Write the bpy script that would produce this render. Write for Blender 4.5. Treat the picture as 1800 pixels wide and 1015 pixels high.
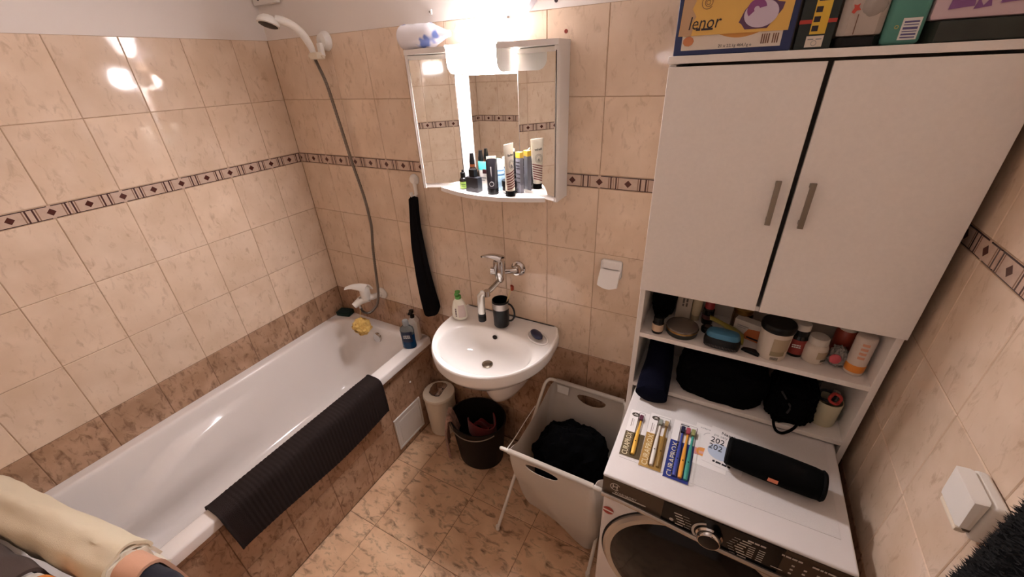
import bpy, bmesh, math, random
from mathutils import Vector, Matrix, noise, Euler
random.seed(7)
PI = math.pi
for o in list(bpy.data.objects): bpy.data.objects.remove(o)
scene = bpy.context.scene
C = scene.collection

# ------------------------------------------------------------------ camera, world, exposure
cd = bpy.data.cameras.new('camera'); cam = bpy.data.objects.new('camera', cd); C.objects.link(cam)
cam.location = (2.00745, -1.38387, 1.88196)
cam.rotation_euler = (1.066494, 0.041156, 0.489535)
cd.sensor_width = 36.0; cd.lens = 704.1408/1800*36; cd.clip_start = .02
scene.camera = cam
w = bpy.data.worlds.new('world'); scene.world = w; w.use_nodes = True
w.node_tree.nodes['Background'].inputs[0].default_value = (.9, .75, .6, 1)
w.node_tree.nodes['Background'].inputs[1].default_value = 0.0
scene.view_settings.view_transform = 'Standard'
scene.view_settings.look = 'None'
scene.view_settings.gamma = 1.0
scene.view_settings.use_curve_mapping = False
scene.view_settings.exposure = 2.48
LAMP_RGB = (1.0, .955, .99)
MIRROR_LAMP = 33.0      # radiance of the mirror cabinet's lamp
WALL_LAMP = 4.2        # radiance of the round wall lamp

# ------------------------------------------------------------------ materials
def lin(c): 
    c = c/255.0
    return c/12.92 if c <= .04045 else ((c+.055)/1.055)**2.4
def rgb(t): return (lin(t[0]), lin(t[1]), lin(t[2]), 1)
MATS = {}
def mat(name, col=(200,200,200), rough=.5, metal=0, trans=0, ior=1.45, emit=0, ecol=None, coat=0, sheen=0,
        mott=0, mscale=20, bump=0, bscale=60, alpha=1, spec=.5):
    if name in MATS: return MATS[name]
    m = bpy.data.materials.new(name); m.use_nodes = True
    nt = m.node_tree; b = nt.nodes['Principled BSDF']
    b.inputs['Base Color'].default_value = rgb(col)
    b.inputs['Roughness'].default_value = rough
    b.inputs['Metallic'].default_value = metal
    b.inputs['Transmission Weight'].default_value = trans
    b.inputs['IOR'].default_value = ior
    b.inputs['Coat Weight'].default_value = coat
    b.inputs['Sheen Weight'].default_value = sheen
    b.inputs['Alpha'].default_value = alpha
    b.inputs['Specular IOR Level'].default_value = spec
    if emit:
        b.inputs['Emission Color'].default_value = (*(ecol or (1,1,1)), 1)
        b.inputs['Emission Strength'].default_value = emit
    if mott or bump:
        tc = nt.nodes.new('ShaderNodeTexCoord')
    if mott:
        n = nt.nodes.new('ShaderNodeTexNoise'); n.inputs['Scale'].default_value = mscale; n.inputs['Detail'].default_value = 4
        nt.links.new(tc.outputs['Object'], n.inputs['Vector'])
        mx = nt.nodes.new('ShaderNodeMix'); mx.data_type = 'RGBA'
        mx.inputs[6].default_value = rgb(tuple(max(0, c*(1-mott)) for c in col))
        mx.inputs[7].default_value = rgb(tuple(min(255, c*(1+mott)) for c in col))
        nt.links.new(n.outputs[0], mx.inputs[0]); nt.links.new(mx.outputs[2], b.inputs['Base Color'])
    if bump:
        n2 = nt.nodes.new('ShaderNodeTexNoise'); n2.inputs['Scale'].default_value = bscale; n2.inputs['Detail'].default_value = 3
        nt.links.new(tc.outputs['Object'], n2.inputs['Vector'])
        bp = nt.nodes.new('ShaderNodeBump'); bp.inputs['Strength'].default_value = bump; bp.inputs['Distance'].default_value = .003
        nt.links.new(n2.outputs[0], bp.inputs['Height']); nt.links.new(bp.outputs[0], b.inputs['Normal'])
    MATS[name] = m
    return m

class NT:
    """small helper for building node trees"""
    def __init__(s, name):
        s.m = bpy.data.materials.new(name); s.m.use_nodes = True; s.t = s.m.node_tree
        s.b = s.t.nodes['Principled BSDF']; MATS[name] = s.m
    def n(s, kind, **kw):
        q = s.t.nodes.new(kind)
        for k, v in kw.items(): setattr(q, k, v)
        return q
    def l(s, a, b): s.t.links.new(a, b)
    def math(s, op, a, b=None, c=None):
        q = s.n('ShaderNodeMath', operation=op)
        for i, v in enumerate((a, b, c)):
            if v is None: continue
            if isinstance(v, (int, float)): q.inputs[i].default_value = v
            else: s.l(v, q.inputs[i])
        return q.outputs[0]
    def mix(s, f, a, b):
        q = s.n('ShaderNodeMix', data_type='RGBA')
        for i, v in ((0, f), (6, a), (7, b)):
            if isinstance(v, tuple): q.inputs[i].default_value = v
            elif isinstance(v, (int, float)): q.inputs[i].default_value = v
            else: s.l(v, q.inputs[i])
        return q.outputs[2]
    def ramp(s, v, lo, hi):
        q = s.n('ShaderNodeMapRange'); s.l(v, q.inputs[0]); q.inputs[1].default_value = lo; q.inputs[2].default_value = hi
        return q.outputs[0]

def tile_mat(name, c1, c2, c3, scale, fleck, stretch, rough, lo, hi):
    k = NT(name)
    g = k.n('ShaderNodeNewGeometry'); oi = k.n('ShaderNodeObjectInfo')
    off = k.n('ShaderNodeCombineXYZ'); r = k.math('MULTIPLY', oi.outputs['Random'], 37.0)
    for i in range(3): k.l(r, off.inputs[i])
    add = k.n('ShaderNodeVectorMath', operation='ADD'); k.l(g.outputs['Position'], add.inputs[0]); k.l(off.outputs[0], add.inputs[1])
    n1 = k.n('ShaderNodeTexNoise'); n1.inputs['Scale'].default_value = scale; n1.inputs['Detail'].default_value = 5
    k.l(add.outputs[0], n1.inputs['Vector'])
    mp = k.n('ShaderNodeMapping'); mp.inputs['Scale'].default_value = stretch; mp.inputs['Rotation'].default_value = (.35, .4, .3)
    k.l(add.outputs[0], mp.inputs['Vector'])
    n2 = k.n('ShaderNodeTexNoise'); n2.inputs['Scale'].default_value = fleck; n2.inputs['Detail'].default_value = 6; n2.inputs['Roughness'].default_value = .62
    n2.inputs['Distortion'].default_value = .6
    k.l(mp.outputs[0], n2.inputs['Vector'])
    base = k.mix(k.ramp(n1.outputs[0], .35, .65), rgb(c1), rgb(c2))
    f = k.ramp(n2.outputs[0], lo, hi)
    col = k.mix(f, base, rgb(c3))
    # slight shade difference from tile to tile
    hv = k.n('ShaderNodeHueSaturation'); k.l(col, hv.inputs['Color'])
    k.l(k.math('MULTIPLY_ADD', oi.outputs['Random'], .08, .96), hv.inputs['Value'])
    k.l(hv.outputs[0], k.b.inputs['Base Color'])
    k.b.inputs['Roughness'].default_value = rough
    bp = k.n('ShaderNodeBump'); bp.inputs['Strength'].default_value = .06; bp.inputs['Distance'].default_value = .004
    k.l(n1.outputs[0], bp.inputs['Height']); k.l(bp.outputs[0], k.b.inputs['Normal'])
    return k.m
T_LIGHT = tile_mat('glazed_light_tile', (229,204,180), (218,191,165), (178,146,119), 9, 44, (1,1,.5), .065, .55, .85)
T_DARK = tile_mat('glazed_dark_tile', (190,154,126), (166,130,102), (104,74,54), 9, 44, (1,1,.5), .2, .50, .74)
T_FLOOR = tile_mat('floor_tile_glaze', (232,195,158), (211,170,134), (112,82,60), 8, 36, (.5,1,1), .32, .51, .73)
GROUT = mat('grout', (176,146,118), .9, mott=.06, mscale=30)
GROUT_D = mat('grout_dark', (128,98,74), .9, mott=.06, mscale=30)
PLASTER = mat('white_plaster', (228,218,210), .85, bump=.12, bscale=90)

def border_mat(name, axis, phase):
    """printed border: diamonds every 10 cm with two pairs of stripes between, dark line above and below"""
    k = NT(name)
    g = k.n('ShaderNodeNewGeometry'); sp = k.n('ShaderNodeSeparateXYZ'); k.l(g.outputs['Position'], sp.inputs[0])
    u = sp.outputs[axis]; v = k.math('SUBTRACT', sp.outputs[2], 1.5175)
    def dist(period, ph):   # distance to the nearest multiple
        a = k.math('ADD', u, 50.0 - ph + period/2)
        return k.math('ABSOLUTE', k.math('SUBTRACT', k.math('MODULO', a, period), period/2))
    d = dist(.1, phase); av = k.math('ABSOLUTE', v)
    dia = k.math('LESS_THAN', k.math('ADD', d, av), .0125)
    e = k.math('SUBTRACT', .05, d)
    s1 = k.math('LESS_THAN', k.math('ABSOLUTE', k.math('SUBTRACT', e, .009)), .0024)
    s2 = k.math('LESS_THAN', k.math('ABSOLUTE', k.math('SUBTRACT', e, .0165)), .0017)
    inn = k.math('LESS_THAN', av, .0195)
    ln = k.math('LESS_THAN', k.math('ABSOLUTE', k.math('SUBTRACT', av, .0205)), .0014)
    gap = k.math('GREATER_THAN', dist(.2, phase), .005)
    n1 = k.n('ShaderNodeTexNoise'); n1.inputs['Scale'].default_value = 45; k.l(g.outputs['Position'], n1.inputs['Vector'])
    c = k.mix(n1.outputs[0], rgb((184,156,138)), rgb((212,186,168)))
    c = k.mix(k.math('MULTIPLY', k.math('MULTIPLY', s2, inn), .8), c, rgb((120,84,62)))
    c = k.mix(k.math('MULTIPLY', s1, inn), c, rgb((76,46,42)))
    c = k.mix(k.math('MULTIPLY', ln, gap), c, rgb((62,42,42)))
    c = k.mix(dia, c, rgb((80,40,34)))
    k.l(c, k.b.inputs['Base Color']); k.b.inputs['Roughness'].default_value = .15
    return k.m

WHITE = mat('white_plastic', (232,226,218), .35)
CERAMIC = mat('white_ceramic', (238,232,226), .08, coat=.3)
ACRYL = mat('white_acrylic', (234,226,220), .14)
CREAM = mat('cream_plastic', (226,212,190), .35)
CHROME = mat('chrome', (205,200,196), .09, metal=1)
STEEL = mat('brushed_steel', (150,140,130), .35, metal=1)
MIRROR = mat('mirror_glass', (225,225,222), .0, metal=1)
LAMIN = mat('white_laminate', (240,232,224), .5, mott=.02, mscale=120)
BLACK = mat('black_plastic', (10,9,10), .3, spec=.3)
BLACKM = mat('matt_black', (6,6,6), .8, spec=.15)
BLACKF = mat('black_fabric', (4,4,5), .95, bump=.3, bscale=300, spec=.08)
NAVY = mat('navy_fabric', (10,11,26), .95, spec=.1, bump=.5, bscale=250)
GLASSC = mat('clear_plastic', (235,240,240), .06, trans=1, ior=1.3)
ENAMEL = mat('white_enamel', (220,213,209), .22)
GOLDLID = mat('gold_lid', (176,140,80), .3, metal=1)

# ------------------------------------------------------------------ mesh helpers
class Mb:
    def __init__(s): s.bm = bmesh.new(); s.flat = False
    def _add(s, t, M=None):
        if M is not None: bmesh.ops.transform(t, matrix=M, verts=t.verts)
        me = bpy.data.meshes.new('tmp'); t.to_mesh(me); t.free(); s.bm.from_mesh(me); bpy.data.meshes.remove(me); return s
    def box(s, a, b, bev=0, seg=2, M=None):
        s.flat = True
        t = bmesh.new(); bmesh.ops.create_cube(t, size=1)
        a = Vector(a); b = Vector(b)
        lo = Vector((min(a[i], b[i]) for i in range(3))); hi = Vector((max(a[i], b[i]) for i in range(3)))
        for v in t.verts: v.co = Vector((lo[i] + (v.co[i]+.5)*(hi[i]-lo[i]) for i in range(3)))
        if bev: bmesh.ops.bevel(t, geom=list(t.edges), offset=bev, segments=seg, affect='EDGES', profile=.5)
        return s._add(t, M)
    def lathe(s, prof, seg=32, M=None, sx=1, sy=1, cap=True):
        t = bmesh.new(); rings = []
        for r, z in prof:
            if r < 1e-6: rings.append([t.verts.new((0,0,z))])
            else: rings.append([t.verts.new((r*sx*math.cos(2*PI*i/seg), r*sy*math.sin(2*PI*i/seg), z)) for i in range(seg)])
        for A, B in zip(rings, rings[1:]):
            if len(A) == 1 and len(B) == 1: continue
            for i in range(seg):
                j = (i+1) % seg
                if len(A) == 1: t.faces.new((A[0], B[j], B[i]))
                elif len(B) == 1: t.faces.new((A[i], A[j], B[0]))
                else: t.faces.new((A[i], A[j], B[j], B[i]))
        if cap:
            if len(rings[0]) > 1: t.faces.new(list(reversed(rings[0])))
            if len(rings[-1]) > 1: t.faces.new(rings[-1])
        bmesh.ops.recalc_face_normals(t, faces=t.faces)
        return s._add(t, M)
    def cyl(s, p, q, r, seg=20, r2=None):
        p = Vector(p); q = Vector(q); d = q-p; L = d.length
        M = Matrix.Translation(p) @ d.to_track_quat('Z', 'Y').to_matrix().to_4x4()
        return s.lathe([(r, 0), (r if r2 is None else r2, L)], seg, M)
    def tube(s, pts, r, seg=10, closed=False, flat=1.0):
        pts = [Vector(p) for p in pts]; n = len(pts); t = bmesh.new(); rings = []
        up = Vector((0,0,1)); prev = None
        for i, p in enumerate(pts):
            if closed: d = pts[(i+1) % n]-pts[i-1]
            else: d = pts[min(i+1, n-1)]-pts[max(i-1, 0)]
            d.normalize()
            if prev is None:
                a = d.orthogonal() if abs(d.dot(up)) > .95 else d.cross(up)
            else: a = prev - d*prev.dot(d)
            a.normalize(); prev = a; b = d.cross(a)
            rr = r[i] if isinstance(r, (list, tuple)) else r
            rings.append([t.verts.new(p + a*rr*math.cos(2*PI*k/seg) + b*rr*flat*math.sin(2*PI*k/seg)) for k in range(seg)])
        pairs = list(zip(rings, rings[1:])) + ([(rings[-1], rings[0])] if closed else [])
        for A, B in pairs:
            for i in range(seg):
                j = (i+1) % seg; t.faces.new((A[i], A[j], B[j], B[i]))
        if not closed:
            t.faces.new(list(reversed(rings[0]))); t.faces.new(rings[-1])
        bmesh.ops.recalc_face_normals(t, faces=t.faces)
        return s._add(t)
    def prism(s, poly, h0, h1, M=None, bev=0):
        s.flat = True
        t = bmesh.new()
        A = [t.verts.new((x, y, h0)) for x, y in poly]; B = [t.verts.new((x, y, h1)) for x, y in poly]
        n = len(poly)
        for i in range(n): t.faces.new((A[i], A[(i+1) % n], B[(i+1) % n], B[i]))
        fa = t.faces.new(list(reversed(A))); fb = t.faces.new(B)
        if bev:
            bmesh.ops.bevel(t, geom=list(fa.edges)+list(fb.edges), offset=bev, segments=2, affect='EDGES', profile=.5)
        bmesh.ops.recalc_face_normals(t, faces=t.faces)
        return s._add(t, M)
    def blob(s, c, rad, amp=.1, fr=3, sub=4, seed=0, flatz=None, M=None, power=1.0):
        t = bmesh.new(); bmesh.ops.create_icosphere(t, subdivisions=sub, radius=1)
        for v in t.verts:
            d = v.co.normalized()
            n = noise.fractal(d*fr + Vector((seed*3.1, seed*1.7, seed)), .7, 2.1, 4)
            k = 1 + amp*n
            q = Vector((abs(d[i])**power*math.copysign(1, d[i]) for i in range(3))) if power != 1 else d
            p = Vector((q[i]*rad[i]*k for i in range(3)))
            if flatz is not None and p.z < flatz: p.z = flatz
            v.co = Vector(c)+p
        return s._add(t, M)
    def sheet(s, fn, nu, nv, th, closed_u=False):
        """surface fn(u,v) with thickness th along its normal"""
        t = bmesh.new(); P = [[Vector(fn(i/nu, j/nv)) for j in range(nv+1)] for i in range(nu+1)]
        def nrm(i, j):
            a = P[min(i+1, nu)][j]-P[max(i-1, 0)][j]; b = P[i][min(j+1, nv)]-P[i][max(j-1, 0)]
            c = a.cross(b); return c.normalized() if c.length > 1e-12 else Vector((0,0,1))
        A = [[t.verts.new(P[i][j]) for j in range(nv+1)] for i in range(nu+1)]
        B = [[t.verts.new(P[i][j]-nrm(i, j)*th) for j in range(nv+1)] for i in range(nu+1)]
        for i in range(nu):
            for j in range(nv):
                t.faces.new((A[i][j], A[i+1][j], A[i+1][j+1], A[i][j+1])); t.faces.new((B[i][j], B[i][j+1], B[i+1][j+1], B[i+1][j]))
        for i in range(nu):
            t.faces.new((A[i+1][0], A[i][0], B[i][0], B[i+1][0])); t.faces.new((A[i][nv], A[i+1][nv], B[i+1][nv], B[i][nv]))
        for j in range(nv):
            t.faces.new((A[0][j], A[0][j+1], B[0][j+1], B[0][j])); t.faces.new((A[nu][j+1], A[nu][j], B[nu][j], B[nu][j+1]))
        bmesh.ops.recalc_face_normals(t, faces=t.faces)
        return s._add(t)
    def loft(s, rings, cap0=True, cap1=True, M=None):
        t = bmesh.new(); R = [[t.verts.new(p) for p in r] for r in rings]; n = len(R[0])
        for A, B in zip(R, R[1:]):
            for i in range(n): t.faces.new((A[i], A[(i+1) % n], B[(i+1) % n], B[i]))
        if cap0: t.faces.new(list(reversed(R[0])))
        if cap1: t.faces.new(R[-1])
        bmesh.ops.recalc_face_normals(t, faces=t.faces)
        return s._add(t, M)
    def build(s, name, m, parent=None, smooth=True, local=False, ang=38):
        flatbox = s.flat
        me = bpy.data.meshes.new(name); s.bm.to_mesh(me); s.bm.free()
        if smooth:
            me.polygons.foreach_set('use_smooth', [True]*len(me.polygons))
            me.set_sharp_from_angle(angle=math.radians(ang))
        me.materials.append(m)
        o = bpy.data.objects.new(name, me); C.objects.link(o)
        if smooth and flatbox and len(me.vertices) < 4000:
            wn = o.modifiers.new('weighted_normals', 'WEIGHTED_NORMAL'); wn.keep_sharp = True; wn.weight = 100
        if parent is not None:
            if not local: me.transform(wm(parent).inverted())
            o.parent = parent
        return o
def wm(o):
    M = Matrix.LocRotScale(o.location, o.rotation_euler, None)
    return wm(o.parent) @ M if o.parent else M
def tag(o, label, cat, group=None, kind=None):
    if label: o['label'] = label
    if cat: o['category'] = cat
    if group: o['group'] = group
    if kind: o['kind'] = kind
    return o
def thing(name, label, cat, loc=(0,0,0), rotz=0, group=None, rot=None):
    o = bpy.data.objects.new(name, None); C.objects.link(o); o.empty_display_size = .02
    o.location = loc; o.rotation_euler = rot if rot else (0,0,rotz)
    return tag(o, label, cat, group)
def struct(name, label=None):
    o = bpy.data.objects.new(name, None); C.objects.link(o); o['kind'] = 'structure'
    if label: o['label'] = label
    return o
def single(mb, name, m, label, cat, group=None, loc=None):
    """a thing that is one mesh; the origin is moved to its base"""
    if loc is not None:
        bmesh.ops.translate(mb.bm, verts=mb.bm.verts, vec=-Vector(loc))
    o = mb.build(name, m)
    if loc is not None: o.location = loc
    return tag(o, label, cat, group)
def text(parent, body, M, size, m, name='lettering', ax='CENTER', ay='CENTER', shear=0, depth=.0003, spacing=1.0, xs=1.0, fit=None):
    cu = bpy.data.curves.new('txt', 'FONT'); cu.body = body; cu.size = size; cu.align_x = ax; cu.align_y = ay
    cu.shear = shear; cu.extrude = depth; cu.space_character = spacing; cu.resolution_u = 2
    to = bpy.data.objects.new('txt', cu); C.objects.link(to)
    bpy.context.view_layer.update()
    me = bpy.data.meshes.new_from_object(to.evaluated_get(bpy.context.evaluated_depsgraph_get()))
    bpy.data.objects.remove(to); bpy.data.curves.remove(cu)
    me.name = name; me.materials.clear(); me.materials.append(m)
    if fit:
        w0 = [v.co.x for v in me.vertices]; xs = fit/(max(w0)-min(w0))
    me.transform(Matrix.Diagonal((xs, 1, 1, 1)))
    me.transform(wm(parent).inverted() @ M)
    o = bpy.data.objects.new(name, me); C.objects.link(o); o.parent = parent
    return o
def scribble(parent, M, wd, ht, rows, m, name='small_print', seed=1):
    """print too small to read in the photograph: rows of word-like dashes"""
    r = random.Random(seed); a = Mb(); pitch = ht/rows
    for i in range(rows):
        x = -wd/2
        while x < wd/2-.08*wd:
            L = min(wd*r.uniform(.10,.30), wd/2-x); y = ht/2-pitch*(i+.75)
            a.box((x,y,0),(x+L,y+pitch*.55,.0003), M=M); x += L+.05*wd
    o = a.build(name, m, parent, smooth=False); o['kind'] = 'stuff'
    return o
def frame(o, x, y):
    """matrix with local x, local y axes in world space at o"""
    x = Vector(x).normalized(); y = Vector(y); y = (y - x*y.dot(x)).normalized(); z = x.cross(y)
    M = Matrix((x, y, z)).transposed().to_4x4(); M.translation = Vector(o); return M
def T(x, y, z): return Matrix.Translation((x, y, z))
def RX(a): return Matrix.Rotation(a, 4, 'X')
def RY(a): return Matrix.Rotation(a, 4, 'Y')
def RZ(a): return Matrix.Rotation(a, 4, 'Z')
def sstep(a, b, x):
    t = max(0, min(1, (x-a)/(b-a))); return t*t*(3-2*t)

# ------------------------------------------------------------------ room shell with tiles
X1, Y1, H = 2.49, -1.78, 2.55
Z = [.006, .254, .502, .750, .998, 1.246, 1.494, 1.541, 1.789, 2.036]   # tile course joints
TM = {}
def tile_mesh(wd, ht, m, thick=.007):
    key = (round(wd, 4), round(ht, 4), m.name)
    if key in TM: return TM[key]
    b = .0016; g = .001
    x0, x1, y0, y1 = g, wd-g, g, ht-g
    V = [(x0,y0,-thick),(x1,y0,-thick),(x1,y1,-thick),(x0,y1,-thick),(x0,y0,-b),(x1,y0,-b),(x1,y1,-b),(x0,y1,-b),
         (x0+b,y0+b,0),(x1-b,y0+b,0),(x1-b,y1-b,0),(x0+b,y1-b,0)]
    F = [(8,9,10,11)]
    for i in range(4):
        j = (i+1) % 4; F += [(i,j,4+j,4+i),(4+i,4+j,8+j,8+i)]
    me = bpy.data.meshes.new('tile'); me.from_pydata(V, [], F); me.materials.append(m); TM[key] = me
    return me
def put_tile(parent, name, O, u, v, wd, ht, m, wob=.0022):
    o = bpy.data.objects.new(name, tile_mesh(wd, ht, m)); C.objects.link(o); o.parent = parent
    u = Vector(u); v = Vector(v); n = u.cross(v)
    M = Matrix((u, v, n)).transposed().to_4x4(); M.translation = Vector(O) + n*random.uniform(-.0004, 0)
    R = Matrix.Rotation(random.uniform(-wob, wob), 4, 'X') @ Matrix.Rotation(random.uniform(-wob, wob), 4, 'Y')
    o.matrix_local = M @ T(wd/2, ht/2, 0) @ R @ T(-wd/2, -ht/2, 0)
    return o
def tiled_wall(name, O, u, L, joints, bm_axis, phase):
    """joints: distances along u where vertical joints stand"""
    root = struct(name)
    u = Vector(u); up = Vector((0,0,1)); n = u.cross(up); O = Vector(O)
    M = Matrix((u, up, n)).transposed().to_4x4(); M.translation = O
    Mb().box((-.1, 0, -.10), (L+.1, .752, -.0022), M=M).build('backing', GROUT_D, root)
    Mb().box((-.1, .752, -.10), (L+.1, 2.036, -.0022), M=M).build('backing', GROUT, root)
    Mb().box((-.1, 2.036, -.10), (L+.1, H, -.0015), M=M).build('plaster', PLASTER, root)
    bm_ = border_mat('printed_border_'+name, bm_axis, phase)
    js = [0] + [j for j in joints if .004 < j < L-.004] + [L]
    for a, b in zip(js, js[1:]):
        for i in range(len(Z)-1):
            if i == 6: continue
            put_tile(root, 'tile', O+u*a+up*Z[i], u, up, b-a, Z[i+1]-Z[i], T_DARK if i < 3 else T_LIGHT)
    off = (joints[0] % .2)
    bj = [0] + [x for x in [off-.15+.2*k for k in range(-1, 15)] if .004 < x < L-.004] + [L]
    for a, b in zip(bj, bj[1:]):
        put_tile(root, 'border_tile', O+u*a+up*Z[6], u, up, b-a, Z[7]-Z[6], bm_, .001)
    return root
wb = tiled_wall('wall_back', (0,0,0), (1,0,0), X1, [.2006+.2*k for k in range(12)], 0, .2006)
wl = tiled_wall('wall_left', (0,Y1,0), (0,1,0), -Y1, [(-Y1-.166-.2*k) for k in range(8, -1, -1)], 1, -.166)
wr = tiled_wall('wall_right', (X1,0,0), (0,-1,0), -Y1, [.08+.2*k for k in range(9)], 1, -.08)
wf = tiled_wall('wall_front', (X1,Y1,0), (-1,0,0), X1, [.09+.2*k for k in range(13)], 0, .0)
dr = struct('bounce_door')  # unseen door, added to bounce light onto the cabinet fronts
Mb().box((1.58,Y1+.0005,0),(1.64,Y1+.030,2.05),.003).box((2.38,Y1+.0005,0),(2.44,Y1+.030,2.05),.003).box((1.64,Y1+.0005,1.99),(2.38,Y1+.030,2.05),.003).build('bounce_door_frame', mat('bounce_door_white', (232,226,220), .45), dr)
Mb().box((1.642,Y1+.001,.008),(2.378,Y1+.022,1.988),.002).build('bounce_door_leaf', mat('bounce_door_white'), dr)
Mb().cyl((1.70,Y1+.02,1.02),(1.70,Y1+.07,1.02),.010).tube([(1.70,Y1+.065,1.02),(1.75,Y1+.067,1.02),(1.82,Y1+.065,1.018)], .009).build('bounce_door_handle', mat('chrome'), dr)
fl = struct('floor')
Mb().box((-.1,.1,-.1), (X1+.1, Y1-.1, -.002)).build('backing', GROUT_D, fl)
fx = [.67] + [.833+.3345*k for k in range(5)] + [X1]; fy = [0, -.065, -.4, -.735, -1.07, -1.405, -1.74, Y1]
for a, b in zip(fx, fx[1:]):
    for c, d in zip(fy, fy[1:]):
        put_tile(fl, 'floor_tile', (a, d, 0), (1,0,0), (0,1,0), b-a, c-d, T_FLOOR, .001)
ce = struct('ceiling')
Mb().box((-.1,.1,H), (X1+.1, Y1-.1, H+.1)).build('ceiling_slab', PLASTER, ce)
# tiled apron of the bath
PX = .67
ap = struct('wall_bath_apron')
Mb().box((PX-.06, 0, 0), (PX-.0022, Y1, .53)).build('backing', GROUT_D, ap)
pj = [Y1] + [-.17-.2*k for k in range(7, -1, -1)] + [0]
for a, b in zip(pj, pj[1:]):
    for z0, z1 in ((0,.246), (.246,.495), (.495,.532)):
        put_tile(ap, 'tile', (PX, a, z0), (0,1,0), (0,0,1), b-a, z1-z0, T_DARK)

# ------------------------------------------------------------------ bathtub
def rrect(x0, x1, y0, y1, r, z, n=24):
    """rounded rectangle ring, 4*n points"""
    P = []
    for cx, cy, a0 in ((x1-r, y1-r, 0), (x0+r, y1-r, PI/2), (x0+r, y0+r, PI), (x1-r, y0+r, 1.5*PI)):
        for i in range(n):
            a = a0 + PI/2*i/(n-1); P.append((cx+r*math.cos(a), cy+r*math.sin(a), z))
    # resample long sides so the ring has points along them
    out = []; L = [0]
    for i in range(len(P)):
        q = P[(i+1) % len(P)]; L.append(L[-1]+math.dist(P[i], q))
    N = 200; k = 0
    for s in range(N):
        t = L[-1]*s/N
        while L[k+1] < t: k += 1
        a = P[k]; b = P[(k+1) % len(P)]; f = (t-L[k])/max(1e-9, L[k+1]-L[k])
        out.append(tuple(a[i]+(b[i]-a[i])*f for i in range(3)))
    return out
tub = thing('bathtub', 'long white built-in bathtub along the left wall behind tiled apron', 'bathtub', (.345, -.89, 0))
TX0, TX1, TY0, TY1, TZ = .001, .692, -1.778, -.001, .580
def inner(f, z):   # f 0 at the rim edge, 1 at the bottom
    x0 = .050+.10*f; x1 = .622-.10*f; y1 = -.062-.10*f; y0 = -1.66+.30*f
    return rrect(x0, x1, y0, y1, .09+.05*f, z)
rings = [rrect(TX0, TX1, TY0, TY1, .008, TZ-.042), rrect(TX0, TX1, TY0, TY1, .008, TZ-.008),
         rrect(TX0, TX1-.003, TY0, TY1, .008, TZ-.002), rrect(TX0, TX1-.009, TY0, TY1, .008, TZ)]
tab = [(-.12,.0),(-.03,.001),(.02,.005),(.06,.014),(.10,.030),(.2,.08),(.32,.14),(.45,.20),(.58,.26),(.70,.31),(.82,.35),(.95,.378),(1.15,.395),(1.6,.402)]
for k, (f, d) in enumerate(tab):
    if 5 <= k <= 9:      # finer rings where the armrests are
        f0, d0 = tab[k-1]
        for q in (.25,.5,.75): rings.append(inner(f0+(f-f0)*q, TZ-(d0+(d-d0)*q)))
    rings.append(inner(f, TZ-d))
def armrest(p):
    x, y, z = p
    if z > TZ-.03 or z < .19: return p
    k = sstep(-.58, -1.25, y)
    ledge = .492 - .13*sstep(-.95, -1.45, y)      # the ledge sinks towards the foot end
    side = 1 if x < .336 else -1
    lat = sstep(.30, .12, abs(x-(.05 if side > 0 else .622)))
    a = sstep(ledge+.016, ledge-.016, z)
    d = .075*k*lat*a*sstep(.20, .38, z)
    return (x+side*d, y, z)
rings = [rings[i] if i < 8 else [armrest(p) for p in rings[i]] for i in range(len(rings))]
m = Mb(); m.loft(rings, cap0=False, cap1=True); m.build('basin', ACRYL, tub, ang=60)
m = Mb(); Mo = frame((.352, -.080, .522), (1,0,0), (0,.22,.97))
m.lathe([(0,.012),(.020,.012),(.028,.009),(.031,0)], 28, Mo); m.build('overflow_cover', CHROME, tub)
m = Mb(); m.lathe([(.030,.0),(.030,.004),(.022,.006),(0,.006)], 24, T(.33,-.34,TZ-.402)); m.build('drain', CHROME, tub)

# access panel in the apron
t = thing('access_panel', 'small white framed access hatch low in the tiled bath apron', 'access hatch', (.67, -.26, .04))
m = Mb(); m.box((.668,-.366,.038),(.677,-.354,.254),.001); m.box((.668,-.170,.038),(.677,-.158,.254),.001)
m.box((.668,-.354,.038),(.677,-.170,.050),.001); m.box((.668,-.354,.242),(.677,-.170,.254),.001); m.build('frame', WHITE, t)
m = Mb(); m.box((.668,-.352,.052),(.675,-.172,.240),.0015); m.build('hatch_door', WHITE, t)
m = Mb(); m.box((.668,-.352+.018,.070),(.6765,-.190,.222),.001); m.build('raised_field', WHITE, t)
m = Mb(); m.lathe([(.006,0),(.005,.003),(0,.004)], 12, T(.67,-.195,.393) @ RY(PI/2))  # white dot standing in for a highlight on the apron tiles
single(m, 'highlight_dot', WHITE, 'tiny white dot imitating a highlight on the brown bath apron above the hatch', 'painted highlight', loc=(.67,-.195,.393))

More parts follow.
